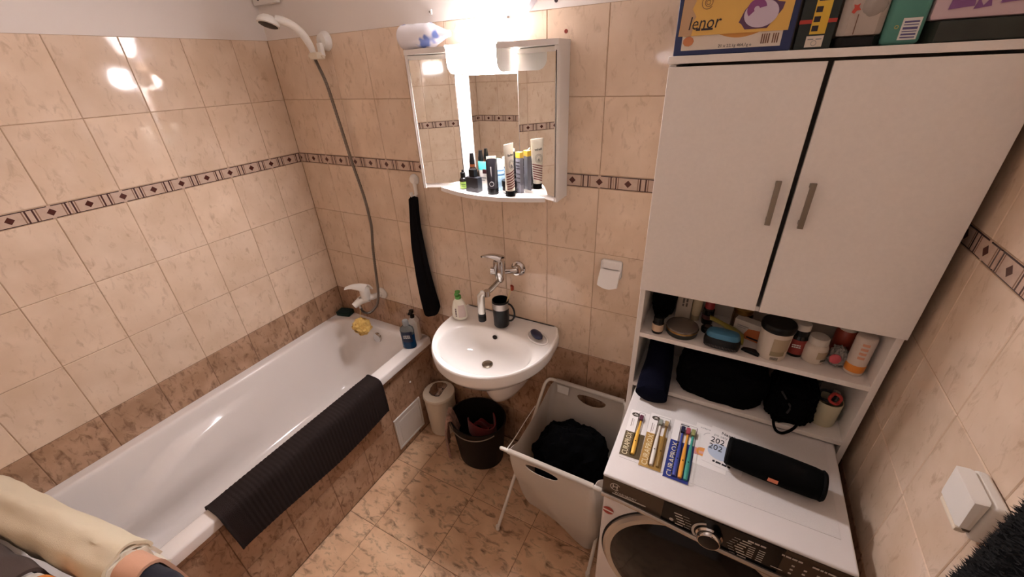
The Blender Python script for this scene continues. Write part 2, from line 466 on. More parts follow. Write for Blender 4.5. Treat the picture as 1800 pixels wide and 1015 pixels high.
# ribbed bath mat over the tub edge
MATC = mat('grey_brown_terry', (44,36,34), .98, spec=.1, bump=.7, bscale=420)
path = [(.598,.548),(.609,.575),(.624,.590),(.650,.591),(.672,.591),(.692,.588),(.704,.577),(.709,.555),(.712,.51),(.715,.46),(.716,.415),(.716,.385)]
def along(path, t):
    f = t*(len(path)-1); i = min(int(f), len(path)-2); f -= i
    def cr(a,b,c,d): return .5*((2*b)+(c-a)*f+(2*a-5*b+4*c-d)*f*f+(3*b-a-3*c+d)*f**3)
    g = [path[max(0, min(len(path)-1, i+k))] for k in (-1,0,1,2)]
    return cr(*[p[0] for p in g]), cr(*[p[1] for p in g])
def matfn(u, v):
    y = -1.160 + u*.756
    x, z = along(path, v)
    edge = min(u, 1-u)*.756
    rib = .0017*(.5+.5*math.cos(2*PI*y/.0165)) * sstep(.045, .07, edge)
    dv = .02*math.sin(u*5+1)*sstep(.7, 1, v) + .022*sstep(.25,0,u)*sstep(.6,1,v)*0 + .022*sstep(.5,1,u)*sstep(.6,1,v)
    dx = .008*math.sin(u*7)*sstep(.6,1,v)
    hem = .0025*sstep(.010, .004, edge)
    nx, nz = (0, 1) if v < .5 else (1, 0)
    q = sstep(.35, .62, v); nx, nz = math.sin(q*PI/2), math.cos(q*PI/2)
    d = rib+hem+.002
    return (x+nx*d+dx*.5, y+.006*sstep(.6,1,v)*(1-2*u), z+nz*d+dv)
m = Mb(); m.sheet(lambda u, v: matfn(v, u), 36, 300, .008)
single(m, 'bath_mat', MATC, 'dark grey ribbed bath mat draped over the tub edge', 'bath mat', loc=(.66,-.78,.38))

# ------------------------------------------------------------------ bath mixer, hose, hand shower
t = thing('bath_mixer', 'white single lever bath mixer on the tiled wall over the tub', 'tap', (.33, -.03, .78))
m = Mb(); m.lathe([(.034,0),(.034,.004),(.028,.012),(.016,.016),(0,.016)], 32, T(.385,-.001,.790) @ RX(PI/2)); m.build('wall_rosette', WHITE, t)
m = Mb(); m.tube([(.385,-.012,.790),(.375,-.03,.788),(.360,-.055,.787),(.335,-.075,.787)], [.014,.015,.017,.02], 16); m.build('inlet_arm', WHITE, t)
m = Mb(); m.tube([(.352,-.07,.787),(.33,-.08,.785),(.312,-.095,.777),(.298,-.115,.763),(.289,-.135,.752)], [.022,.026,.024,.019,.017], 20); m.build('spout', WHITE, t)
m = Mb(); m.lathe([(.026,-.02),(.028,.02),(.027,.045),(.018,.056),(0,.058)], 28, T(.338,-.080,.805)); m.build('cartridge_body', WHITE, t)
def lever(u, v):
    a = u; x = .365-.11*a; y = -.075-.05*a; z = .868+.012*math.sin(a*PI)-.012*a
    wdt = .024*(1-.45*a)
    return (x+ .5*wdt*(v-.5)*1.6, y+(v-.5)*wdt*1.7, z-.03*(abs(v-.5)*2)**2*(1-.7*a))
m = Mb(); m.sheet(lever, 14, 8, .008); m.build('lever', WHITE, t)
m = Mb(); m.cyl((.325,-.105,.803),(.322,-.114,.803),.006,14); m.build('diverter_knob', CHROME, t)
m = Mb(); m.cyl((.300,-.105,.760),(.302,-.104,.728),.0085,14); m.build('hose_outlet', CHROME, t)
hp = [(.352,-.052,1.960),(.360,-.046,1.92),(.373,-.036,1.848),(.388,-.030,1.698),(.412,-.030,1.524),(.441,-.030,1.363),(.450,-.032,1.260),(.452,-.035,1.20),(.434,-.040,1.09),
      (.421,-.048,.93),(.420,-.060,.83),(.410,-.075,.765),(.385,-.088,.728),(.355,-.098,.704),(.325,-.103,.700),(.306,-.104,.712),(.302,-.104,.735)]
def catmull(P, n):
    P = [Vector(p) for p in P]; out = []
    for i in range(len(P)-1):
        a, b, c, d = P[max(0,i-1)], P[i], P[i+1], P[min(len(P)-1, i+2)]
        for k in range(n):
            f = k/n; out.append(.5*((2*b)+(c-a)*f+(2*a-5*b+4*c-d)*f*f+(3*b-a-3*c+d)*f**3))
    out.append(P[-1]); return out
HOSE = mat('grey_metal_hose', (126,116,106), .32, metal=.8)
pts = catmull(hp, 40); m = Mb(); m.tube(pts, [.0068+.0008*math.sin(i*2.1) for i in range(len(pts))], 10)
single(m, 'shower_hose', HOSE, 'grey metal shower hose looping down the back wall', 'hose', loc=(.302,-.104,.70))
t = thing('shower_holder', 'white suction cup shower holder on the back wall tiles', 'shower holder', (.385, -.02, 2.0))
m = Mb(); m.lathe([(.037,0),(.036,.006),(.030,.016),(.026,.026),(.012,.030),(0,.030)], 32, T(.388,-.001,2.012) @ RX(PI/2)); m.build('suction_cup', WHITE, t)
m = Mb(); m.box((.375,-.045,1.955),(.397,-.025,2.005),.004); m.build('stem', WHITE, t)
m = Mb(); m.box((.345,-.070,1.945),(.396,-.028,1.972),.006); m.cyl((.328,-.052,1.960),(.350,-.052,1.960),.008,16); m.cyl((.392,-.045,1.957),(.404,-.045,1.955),.006,12); m.build('clamp', CREAM, t)
t = thing('hand_shower', 'white curved hand shower resting in the suction cup holder', 'hand shower', (.36,-.055,1.97))
hs = catmull([(.358,-.054,1.968),(.364,-.066,1.996),(.366,-.088,2.032),(.355,-.112,2.060),(.335,-.138,2.078),(.315,-.155,2.084)], 8)
m = Mb(); m.tube(hs, [.0115+.004*sstep(0,.35,i/(len(hs)-1))+.001*math.sin(i) *0 for i in range(len(hs))], 16); m.build('handle', WHITE, t)
ax = Vector((-.03,-.36,-.93)).normalized(); hd = Vector((.292,-.172,2.082))
Mh = Matrix.Translation(hd) @ ax.to_track_quat('Z','Y').to_matrix().to_4x4()
m = Mb(); m.lathe([(0,-.018),(.022,-.015),(.036,-.004),(.040,.006),(.040,.015),(.034,.017)], 36, Mh, cap=False); m.build('head', WHITE, t)
m = Mb(); m.lathe([(0,.015),(.034,.015),(.034,.017),(.030,.019),(0,.019)], 36, Mh); m.build('spray_face', mat('dark_grey_rubber', (60,52,48), .6), t)
m = Mb(); m.cyl((.356,-.052,1.960),(.360,-.058,1.976),.0095,16); m.build('ring_nut', CHROME, t)

# ------------------------------------------------------------------ things on the tub's corner
t = thing('scrub_sponge', 'dark green scrubbing sponge on the tub corner', 'sponge', (.055,-.035,TZ))
m = Mb(); m.box((-.045,-.030,.0),(.045,.030,.020),.006, M=RZ(.25)); m.build('foam', mat('dark_green_foam', (30,52,44), .95, bump=.6, bscale=300), t, local=True)
m = Mb(); m.box((-.045,-.030,.020),(.045,.030,.027),.003, M=RZ(.25)); m.build('scour_pad', mat('green_scour', (22,42,36), .98, bump=.8, bscale=500), t, local=True)
t = thing('loofah_puff', 'yellow mesh bath puff hanging from the white mixer', 'bath puff', (.286,-.115,.590))
m = Mb()
for k in range(60):
    d = Vector((random.gauss(0,1), random.gauss(0,1), random.gauss(0,1))).normalized(); a = d.orthogonal().normalized(); b = d.cross(a)
    c0 = Vector((.296,-.125,.612)) + Vector((d.x*.048, d.y*.040, d.z*.040)); R = random.uniform(.024,.042); ph = random.uniform(0,6)
    def pet(u, v, c0=c0, a=a, b=b, d=d, R=R, ph=ph):
        an = 2.6*(u-.5)+ph; r = R*(.15+.85*v)
        return c0 + a*math.cos(an)*r + b*math.sin(an)*r + d*(.010*math.sin(an*5+ph)*v - .012*v*v)
    m.sheet(pet, 14, 5, .0012)
LOO = mat('yellow_mesh', (236,196,112), .7, trans=.0, alpha=.92, sheen=.2)
m.build('mesh_ruffles', LOO, t)
m = Mb(); m.tube([(.286,-.118,.63),(.290,-.112,.68),(.296,-.106,.715),(.303,-.100,.735)], .0014, 6); m.build('cord', mat('cord_cream', (222,196,130), .8), t)
def bottle(name, label, cat, loc, body, neckprof, m_body, m_cap, sx=1, sy=1, rotz=0, group=None):
    t = thing(name, label, cat, loc, rotz, group)
    a = Mb(); a.lathe(body, 32, sx=sx, sy=sy); a.build('body', m_body, t, local=True)
    if neckprof: a = Mb(); a.lathe(neckprof, 24); a.build('cap', m_cap, t, local=True)
    return t
BLUEL = mat('blue_liquid', (22,74,120), .12, trans=.35, ior=1.35)
t = thing('shower_gel_bottle', 'clear bottle half full of blue liquid on the tub corner', 'bottle', (.650,-.125,TZ+.0006), .5)
m = Mb(); m.lathe([(.0,.0),(.034,.0),(.038,.008),(.036,.05),(.037,.085),(.0,.0851)], 32, sx=1.0, sy=.62); m.build('blue_liquid', BLUEL, t, local=True)
m = Mb(); m.lathe([(.036,.0852),(.038,.110),(.034,.126),(.018,.140),(.014,.146)], 32, sx=1.0, sy=.62, cap=False); m.build('clear_shell', mat('bluish_shell', (160,170,172), .1, trans=.8, ior=1.2), t, local=True)
m = Mb(); m.lathe([(.016,.142),(.016,.168),(.013,.172),(0,.172)], 24); m.build('cap', mat('grey_clear_cap', (140,140,138), .25), t, local=True)
m = Mb(); m.lathe([(.0386,.045),(.0392,.11)], 32, sx=1.0, sy=.64, cap=False); 
bmesh.ops.delete(m.bm, geom=[v for v in m.bm.verts if v.co.y > -.008 or abs(v.co.x) > .03], context='VERTS')
m.build('sticker', mat('navy_sticker', (20,34,62), .35), t, local=True)
scribble(t, wm(t) @ T(0,-.0254,.080) @ RX(PI/2), .036, .022, 3, mat('print_white', (225,222,216), .5))
t = thing('lotion_pump_bottle', 'white square pump bottle with black pump behind the blue bottle', 'bottle', (.632,-.052,TZ), .35)
m = Mb(); m.box((-.028,-.02,0),(.028,.02,.118),.006); m.prism([(-.028,.118),(.028,.118),(.012,.142),(-.012,.142)], -.018, .018, M=RX(PI/2)); m.build('body', WHITE, t, local=True)
m = Mb(); m.lathe([(.012,.140),(.012,.158),(.006,.160),(.006,.172),(.013,.173),(.013,.186),(0,.188)], 20); m.box((-.008,-.035,.175),(.008,.0,.186),.003); m.build('pump', BLACK, t, local=True)

# ------------------------------------------------------------------ hook and hanging towel
t = thing('suction_hook', 'white suction hook on tiles left of the mirror cabinet', 'hook', (.757, -.01, 1.44))
m = Mb(); m.lathe([(.024,0),(.0235,.006),(.018,.014),(.014,.020),(0,.022)], 28, T(.757,-.001,1.462) @ RX(PI/2)); m.build('suction_cup', WHITE, t)
m = Mb(); m.tube([(.760,-.012,1.452),(.764,-.014,1.425),(.765,-.016,1.400),(.762,-.026,1.388),(.757,-.036,1.394),(.755,-.038,1.410)], [.009,.008,.008,.008,.007,.008], 12); m.build('hook_arm', WHITE, t)
def tow(u, v):
    z = 1.382 - .58*v
    cx = .762 + .003*v - .024*math.sin(v*2.6) + .012*v*v
    wd = .040 + .05*sstep(.05,.6,v)
    a = 2*PI*u
    fold = 1 + .38*math.sin(3*a+2.5*v) + .22*math.sin(5*a-3*v+1)
    low = (0.035 if math.cos(a) > 0 else 0)*sstep(.8,1,v)*abs(math.cos(a))
    return (cx + .5*wd*math.cos(a)*(1+.05*math.sin(9*v)), -.034 - (.018+.012*v)*math.sin(a)*fold, z + low - .05*sstep(.75,1,v)*max(0,math.sin(a+.9)))
m = Mb(); rr = [[tow(i/64, j/50) for i in range(64)] for j in range(51)]
top = [(.762+(p[0]-.762)*.45, -.034+(p[1]+.034)*.5, 1.394) for p in rr[0]]
m.loft([top]+rr); single(m, 'hand_towel', mat('charcoal_terry', (20,18,19), .98, spec=.05, bump=.6, bscale=400), 'narrow black hand towel hanging from the suction hook', 'towel', loc=(.762,-.034,.80))

# ------------------------------------------------------------------ mirror cabinet with its lamp
mc = thing('mirror_cabinet', 'white three-part mirror cabinet with built-in lamp over the washbasin', 'mirror cabinet', (1.183, 0, 1.45))
CAB = mat('white_cabinet_foil', (236,230,224), .35)
MX0, MX1, MZ0, MZ1 = .885, 1.481, 1.458, 1.936
m = Mb(); m.box((MX1-.014,-.096,MZ0),(MX1,-.0005,MZ1),.0012); m.build('side_panel', CAB, mc)
m = Mb(); m.box((MX0,-.096,MZ0),(MX0+.014,-.0005,MZ1),.0012); m.build('side_panel', CAB, mc)
m = Mb(); m.box((MX0+.014,-.012,MZ0+.01),(MX1-.014,-.0005,MZ1),.0); m.build('back_panel', CAB, mc)
m = Mb()
for sx in (0, 1):   # wedge-shaped bottoms of the side compartments
    if sx: P = [(MX1-.014,-.012),(MX1-.014,-.090),(1.318,-.028),(1.318,-.012)]
    else: P = [(MX0+.014,-.012),(1.060,-.012),(1.060,-.028),(MX0+.014,-.090)]
    m = Mb(); m.prism(P, MZ0+.002, MZ0+.014); m.build('compartment_floor', CAB, mc)
def arc(x0, x1, yb, depth, n=24): return [(x0+(x1-x0)*i/n, yb-depth*math.sin(PI*i/n)) for i in range(n+1)]
LX0, LX1 = 1.100, 1.297
front = [p for p in arc(MX0, MX1, -.098, .050) ]
poly = [(MX0,-.001)] + [p for p in front if p[0] < LX0] + [(LX0-.001,-.143),(LX0-.001,-.030),(LX1+.001,-.030),(LX1+.001,-.143)] + [p for p in front if p[0] > LX1] + [(MX1,-.001)]
m = Mb(); m.prism(poly, MZ1, MZ1+.016); m.build('cornice', CAB, mc)
poly = [(1.075,-.014)] + [(.968,-.088)] + arc(.968, 1.432, -.090, .056)[1:-1] + [(1.432,-.088),(1.300,-.014)]
m = Mb(); m.prism(poly, 1.452, 1.468); m.build('shelf', CAB, mc)
def mdoor(A, B, handle_side):
    A = Vector((*A, 0)); B = Vector((*B, 0)); L = (B-A).length
    M = frame((A.x, A.y, 0), B-A, (0,0,1))          # local x along door, y up, z = outward normal
    if M.col[2].y > 0: raise Exception
    d = Mb(); d.box((0,MZ0+.002,-.013),(L,MZ1-.002,0),.0015, M=M); d = d.build('mirror_door', CAB, mc)
    e = Mb()
    lo, hi = (.012, L-.026) if handle_side < 0 else (.004, L-.007)
    e.box((lo,1.479,.0002),(hi,1.920,.0022),.0004, M=M); e.build('mirror_pane', MIRROR, d, smooth=False)
    e = Mb(); e.box((lo-.003,1.476,-.001),(lo,1.923,.0016), M=M); e.box((hi,1.476,-.001),(hi+.003,1.923,.0016), M=M); e.build('edge_trim', mat('dark_seam', (70,58,50), .5), d)
    return d
mdoor((.888,-.097), (1.075,-.026), -1)
mdoor((1.306,-.030), (1.479,-.098), 1)
m = Mb(); m.box((1.079,-.017,1.472),(1.099,-.0125,1.872),.001); m.build('mirror_frame', CAB, mc)
m = Mb(); m.box((1.101,-.0185,1.472),(1.310,-.0125,1.864),.0005); m.build('mirror_pane', MIRROR, mc, smooth=False)
m = Mb(); m.box((1.079,-.022,1.864),(1.318,-.0125,1.937),.001); m.build('lamp_backing', CAB, mc)
# lamp: rounded diffuser with opaque end caps
prof = [(-.030,1.953),(-.136,1.953),(-.143,1.946),(-.143,1.905)]
for i in range(1, 9):
    a = PI/2*i/8; prof.append((-.143+.033*(1-math.cos(a)), 1.905-.033*math.sin(a)))
prof += [(-.030,1.872)]
def yzprism(mb, prof, x0, x1, inset=0):
    # polygon given as (y,z), extruded along x
    M = Matrix(((0,0,1,0),(1,0,0,0),(0,1,0,0),(0,0,0,1)))
    mb.prism(prof, x0, x1, M=M)
LAMPM = mat('lamp_diffuser', (255,250,240), .3, emit=MIRROR_LAMP, ecol=LAMP_RGB)
m = Mb(); yzprism(m, prof, LX0+.004, LX1-.004); m.build('lamp_diffuser', LAMPM, mc)
m = Mb(); m.box((LX0,-.146,1.9532),(LX1,-.044,1.9556),.0008); m.build('lamp_top_blocker', CAB, mc)  # added cap that keeps the lamp's upward light off the wall
def grow(prof, d):
    cy, cz = -.085, 1.912
    return [(cy+(y-cy)*(1+d/.06), cz+(z-cz)*(1+d/.045)) for y, z in prof]
for xa, xb in ((LX0, LX0+.004), (LX1-.004, LX1)):
    m = Mb(); yzprism(m, grow(prof, .0015), xa, xb); m.build('lamp_end_cap', CAB, mc)

# ------------------------------------------------------------------ round wall lamp
t = thing('wall_lamp', 'round white wall lamp glowing above the mirror cabinet', 'lamp', (1.250,-.004,2.155))
m = Mb(); m.lathe([(.150,0),(.150,.012),(.145,.026),(.130,.032),(.124,.030)], 56, T(1.250,-.0005,2.155) @ RX(PI/2)); m.build('base_ring', mat('lamp_ring', (226,220,226), .3), t)
m = Mb(); m.lathe([(.127,.028),(.124,.042),(.108,.060),(.080,.074),(.045,.082),(0,.085)], 56, T(1.250,-.0005,2.155) @ RX(PI/2)); m.build('glass_dome', mat('wall_lamp_glass', (255,250,244), .25, emit=WALL_LAMP, ecol=LAMP_RGB), t)
m = Mb(); m.box((1.283,-.048,2.018),(1.292,-.030,2.026),.001); m.build('retaining_clip', STEEL, t)

# small fittings on the upper wall
t = thing('junction_box', 'small white junction box high in the left back corner', 'junction box', (.085,-.001,2.165))
m = Mb(); m.box((.004,-.020,2.165),(.166,-.0015,2.255),.004); m.build('cover', WHITE, t)
for x in (.045,.125):
    m = Mb(); m.lathe([(.008,0),(.006,.002),(0,.002)], 14, T(x,-.020,2.188) @ RX(PI/2)); m.build('screw', mat('dark_screw', (70,60,56), .5), t)
t = thing('cable_clip', 'tiny white cable clip on plaster left of the round lamp', 'clip', (.954,-.001,2.065))
m = Mb(); m.box((.948,-.008,2.058),(.960,-.001,2.073),.001); m.build('clip_body', WHITE, t)
m = Mb(); m.cyl((.954,-.008,2.066),(.954,-.010,2.066),.003,10); m.build('nail', STEEL, t)
m = Mb(); m.lathe([(.006,0),(.005,.003),(.002,.003),(.002,.001),(0,.001)], 14, T(1.465,0,1.974) @ RX(PI/2))
single(m, 'wall_plug', mat('red_plug', (150,62,50), .6), 'small red wall plug in a tile right of the lamp', 'wall plug', loc=(1.465,0,1.974))
for i, (x, z, lb) in enumerate(((1.337,2.064,'first dark wall plug on the plaster right of the lamp'), (1.431,2.056,'second dark wall plug on plaster farther right of the lamp'))):
    m = Mb(); m.lathe([(.006,0),(.005,.003),(.002,.003),(.002,.001),(0,.001)], 14, T(x,-.0005,z) @ RX(PI/2))
    single(m, 'wall_plug', mat('dark_plug', (60,44,44), .6), lb, 'wall plug', loc=(x,0,z))

# ------------------------------------------------------------------ washbasin
sk = thing('washbasin', 'white ceramic washbasin on the back wall under the mirror cabinet', 'washbasin', (1.228, 0, .55))
N = 96; cx, cy = 1.228, -.235
def basin_out(k=1.0, back=-.002):
    P = []
    pl = [(.968,back),(.961,-.06),(.958,-.12)]
    for i in range(0, 41):
        a = PI + PI*i/40; P.append((cx-.003+.268*math.cos(a), -.165+.292*math.sin(a)))
    poly = [(1.475,back)][:0] + pl + P + [(1.489,-.12),(1.484,-.06),(1.462,-.012),(1.455,back)]
    return poly
def resample(poly, N):
    L = [0]
    for i in range(len(poly)): L.append(L[-1]+math.dist(poly[i], poly[(i+1) % len(poly)]))
    out = []; k = 0
    for s in range(N):
        t = L[-1]*s/N
        while L[k+1] < t: k += 1
        a = poly[k]; b = poly[(k+1) % len(poly)]; f = (t-L[k])/max(1e-9, L[k+1]-L[k]); out.append((a[0]+(b[0]-a[0])*f, a[1]+(b[1]-a[1])*f))
    return out
outl = resample(basin_out(), N)
def scaled(f, z, keepback=True):
    r = []
    for x, y in outl:
        X = cx+(x-cx)*f; Y = cy+(y-cy)*f
        if keepback and y > -.01: Y = y
        r.append((X, Y, z))
    return r
def bowl(f, z, c=(1.226,-.262), rx=.218, ry=.158):
    r = []
    for x, y in outl:
        a = math.atan2((y-c[1])/ry, (x-c[0])/rx)
        k = 1.0
        yy = c[1]+ry*f*math.sin(a)
        if math.sin(a) > 0: yy = c[1]+ry*f*(math.sin(a) - .12*math.sin(a)**6)
        r.append((c[0]+rx*f*math.cos(a), yy, z))
    return r
rings = [scaled(.30,.700,False), scaled(.52,.715,False), scaled(.74,.742,False), scaled(.90,.780), scaled(.965,.800), scaled(.985,.806), scaled(1.0,.815), scaled(1.004,.84), scaled(1.0,.853), scaled(.993,.859), scaled(.980,.862), scaled(.955,.861), scaled(.94,.857)]
rings += [bowl(1.05,.855), bowl(1.0,.851), bowl(.975,.845), bowl(.94,.832), bowl(.88,.808), bowl(.78,.782), bowl(.64,.764), bowl(.45,.754), bowl(.25,.749), bowl(.12,.748)]
m = Mb(); m.loft(rings); m.build('basin', CERAMIC, sk, ang=50)
m = Mb(); m.lathe([(.024,0),(.024,.004),(.018,.006),(0,.0075)], 28, T(1.226,-.245,.750)); m.build('drain_plug', mat('plug_steel', (150,136,120), .25, metal=1), sk)
m = Mb(); m.lathe([(0,.002),(.010,.002),(.012,0)], 20, frame((1.208,-.141,.822), (1,0,0), (0,.42,.90)), sx=1, sy=.8); m.build('overflow_hole', mat('hole_dark', (26,18,14), .8), sk)
m = Mb(); m.tube([(1.405+.052*math.cos(a)*1.0+.0*math.sin(a), -.108+.036*math.sin(a)-.35*.052*math.cos(a), .858) for a in [2*PI*i/40 for i in range(40)]], .0045, 10, closed=True); m.build('soap_recess_edge', CERAMIC, sk)
# half pedestal
rings = []
for z, rx, ry in ((.478,.0,.0),(.478,.030,.105),(.484,.055,.135),(.500,.076,.155),(.535,.094,.172),(.59,.112,.192),(.65,.130,.210),(.70,.144,.222),(.735,.155,.230)):
    if rx == 0: rings.append([(1.226,-.06,z)]*1); continue
    r = []
    for i in range(48):
        a = PI + PI*i/47*1.0
        r.append((1.226+rx*math.cos(a), -.035+ (ry+.02)*math.sin(a), z))
    r += [(1.226+rx,-.003,z),(1.226-rx,-.003,z)]
    rings.append(r)
m = Mb(); m.loft(rings[1:]); m.build('half_pedestal', CERAMIC, sk, ang=50)

# basin mixer
t = thing('basin_mixer', 'chrome wall mixer tap with jointed spout above the washbasin', 'tap', (1.22,-.04,1.12))
m = Mb(); m.lathe([(.034,0),(.033,.006),(.026,.012),(.022,.014),(.022,.03),(0,.031)], 32, T(1.268,-.001,1.118) @ RX(PI/2)); m.build('wall_rosette', CHROME, t)
m = Mb(); m.tube([(1.268,-.022,1.118),(1.252,-.04,1.120),(1.236,-.055,1.122),(1.215,-.070,1.124)], .0135, 16); m.build('inlet_arm', CHROME, t)
m = Mb(); m.lathe([(.012,-.055),(.018,-.045),(.022,-.02),(.025,.0),(.026,.03),(.024,.048),(.014,.058),(0,.060)], 32, T(1.215,-.075,1.130)); m.build('body', CHROME, t)
m = Mb(); m.cyl((1.212,-.075,1.128),(1.180,-.090,1.128),.017,24); m.build('inlet_stub', CHROME, t)
def lev(u, v):
    wdt = .046*(1-.72*u)
    return (1.232-.082*u, -.076-.030*u+(v-.5)*wdt, 1.196+.008*math.sin(u*PI)-.004*u-.018*(abs(v-.5)*2)**2*(1-u)+.002*u)
m = Mb(); m.sheet(lev, 14, 8, .006); m.build('lever', CHROME, t)
m = Mb(); m.tube([(1.212,-.078,1.082),(1.206,-.098,1.072),(1.198,-.128,1.060),(1.190,-.150,1.052)], .0125, 12, flat=.65); m.build('spout_arm', mat('worn_chrome', (170,162,152), .2, metal=1), t)
m = Mb(); m.cyl((1.192,-.152,1.040),(1.192,-.152,1.066),.0135,18); m.build('joint', CHROME, t)
m = Mb(); m.tube([(1.186,-.155,1.054),(1.174,-.158,1.053),(1.166,-.160,1.040),(1.164,-.160,1.000),(1.163,-.160,.950)], [.010,.013,.016,.0165,.0165], 18); m.build('filter_tube', mat('pale_chrome', (225,220,212), .2, metal=.6), t)
m = Mb(); m.lathe([(.0175,.0),(.0175,.024),(.0165,.026),(.0165,.030),(.0175,.031),(.0175,.037),(.0165,.038)], 24, T(1.163,-.160,.914)); m.build('rubber_tip', BLACK, t)

# things on the basin
t = thing('soap_dispenser', 'white soap bottle with green pump on the washbasin', 'soap dispenser', (1.012,-.120,.8625), .35)
m = Mb(); m.lathe([(.0,.0),(.030,.0),(.035,.006),(.037,.03),(.034,.06),(.026,.088),(.016,.104),(.012,.108),(0,.108)], 36, sx=1, sy=.68); m.build('body', mat('cream_white_plastic', (236,230,214), .3), t, local=True)
m = Mb(); m.lathe([(.014,.106),(.014,.120),(.006,.122),(.006,.134),(.012,.135),(.012,.143),(0,.145)], 20); m.box((-.008,-.032,.136),(.008,.002,.144),.003); m.build('pump', mat('green_plastic', (86,150,66), .35), t, local=True)
m = Mb(); m.lathe([(.0372,.016),(.0382,.030),(.0352,.060),(.030,.078)], 36, sx=1, sy=.69, cap=False)
bmesh.ops.delete(m.bm, geom=[v for v in m.bm.verts if v.co.y > -.010 or v.co.x < -.004], context='VERTS')
m.build('sticker', mat('pink_grey_print', (206,184,176), .5), t, local=True)
scribble(t, wm(t) @ T(-.010,-.0262,.044) @ RX(PI/2) @ RZ(PI/2), .046, .012, 1, mat('print_grey', (120,100,96), .5))
t = thing('toothbrush_mug', 'black mug with a silver band on the washbasin', 'mug', (1.217,-.088,.8625), 0)
def mug(t, h, r0, r1, mm, wall=.003):
    a = Mb(); a.lathe([(0,0),(r0*.93,0),(r0,.004),(r1,h-.002),(r1-.001,h),(r1-wall,h-.002),(r0-wall,.006),(0,.005)], 36); return a.build('cup', mm, t, local=True)
mug(t, .132, .0345, .0375, BLACK)
m = Mb(); m.lathe([(.0376,.092),(.0382,.122)], 36, cap=False); m.build('silver_band', mat('satin_silver', (176,166,158), .35, metal=.9), t, local=True)
m = Mb(); m.tube([Vector((.036+.030*math.sin(a), .004, .072+.044*math.cos(a)))for a in [PI*i/16 for i in range(17)]], .0042, 10); m.build('handle', BLACK, t, local=True)
t = thing('toothbrush', 'used toothbrush standing in the black mug', 'toothbrush', (1.222,-.085,.872))
m = Mb(); m.tube([(1.224,-.088,.872),(1.236,-.076,.95),(1.247,-.064,1.005),(1.254,-.058,1.035),(1.258,-.055,1.052)], [.004,.0045,.004,.003,.004], 10); m.build('handle', mat('cream_red_handle', (220,196,150), .35), t)
m = Mb(); m.box((1.253,-.058,1.032),(1.263,-.050,1.058),.002); m.box((1.259,-.066,1.036),(1.268,-.052,1.056),.001); m.build('bristles', mat('red_bristles', (150,58,34), .8), t)
m = Mb(); m.blob((1.400,-.108,.8745),(.040,.021,.012), .05, 2, 3, 5, M=T(1.4,-.108,0) @ RZ(-.65) @ T(-1.4,.108,0))
single(m, 'soap_bar', mat('navy_soap', (26,32,62), .3, mott=.2, mscale=60), 'dark blue soap bar in the right corner of the washbasin', 'soap', loc=(1.4,-.108,.8625))

# white ceramic paper holder / hook on the back wall
t = thing('wall_hook_plate', 'white ceramic hook plate on the back wall beside the tall cabinet', 'wall holder', (1.668,0,1.19))
m = Mb(); m.box((1.630,-.012,1.155),(1.712,-.0005,1.230),.010, 4); m.build('plate', CERAMIC, t)
m = Mb(); m.box((1.640,-.014,1.195),(1.702,-.010,1.222),.002); m.build('raised_field', CERAMIC, t)
def lip(u, v):
    a = -0.5+2.6*u; sag = .012*math.sin(PI*v)*u
    return (1.632+.076*v, -.012-.040*math.sin(max(0,a)*.62), 1.200-.020+.018*math.cos(a)-.032*u-sag)
m = Mb(); m.sheet(lip, 14, 12, .006); m.build('curved_lip', CERAMIC, t)

# ------------------------------------------------------------------ floor things
t = thing('swing_bin', 'white round waste bin with chrome swing flap beside the tub apron', 'waste bin', (.770,-.094,0))
m = Mb(); m.lathe([(.0,.0),(.074,.0),(.078,.004),(.088,.255),(.088,.258)], 48); m.build('bin_body', CREAM, t, local=True)
m = Mb(); m.lathe([(.089,.256),(.092,.262),(.092,.272),(.088,.280),(.06,.288),(.0,.291)], 48); m.build('lid', CREAM, t, local=True)
fl_ = [(-.055,-.030),(-.030,-.052),(.000,-.060),(.022,-.056),(.030,-.03),(.034,0),(.044,.038),(.046,.052),(.030,.066),(.0,.073),(-.030,.068),(-.050,.05),(-.058,.01)]
m = Mb(); m.prism([(x*.86, y*.86) for x, y in fl_], .2885, .2925, M=RZ(.35)); m.build('flap_rim', mat('dark_rim', (58,44,36), .4), t, local=True)
def dome(u, v):
    a = 2*PI*u; i = u*len(fl_); k = int(i) % len(fl_); f = i-int(i); p = fl_[k]; q = fl_[(k+1) % len(fl_)]
    x = (p[0]+(q[0]-p[0])*f)*.82*v; y = (p[1]+(q[1]-p[1])*f)*.82*v
    return (x, y, .2925+.008*(1-v*v))
m = Mb(); m.sheet(dome, 52, 10, .002); bmesh.ops.transform(m.bm, matrix=RZ(.35), verts=m.bm.verts); m.build('swing_flap', CHROME, t, local=True)
for k, (x, y) in enumerate(((.010,.012),(.024,.012))):
    m = Mb(); m.lathe([(.004,.2995),(.004,.3015),(0,.3015)], 12, T(x, y, 0)); m.build('rivet', mat('dark_rim'), t, local=True)

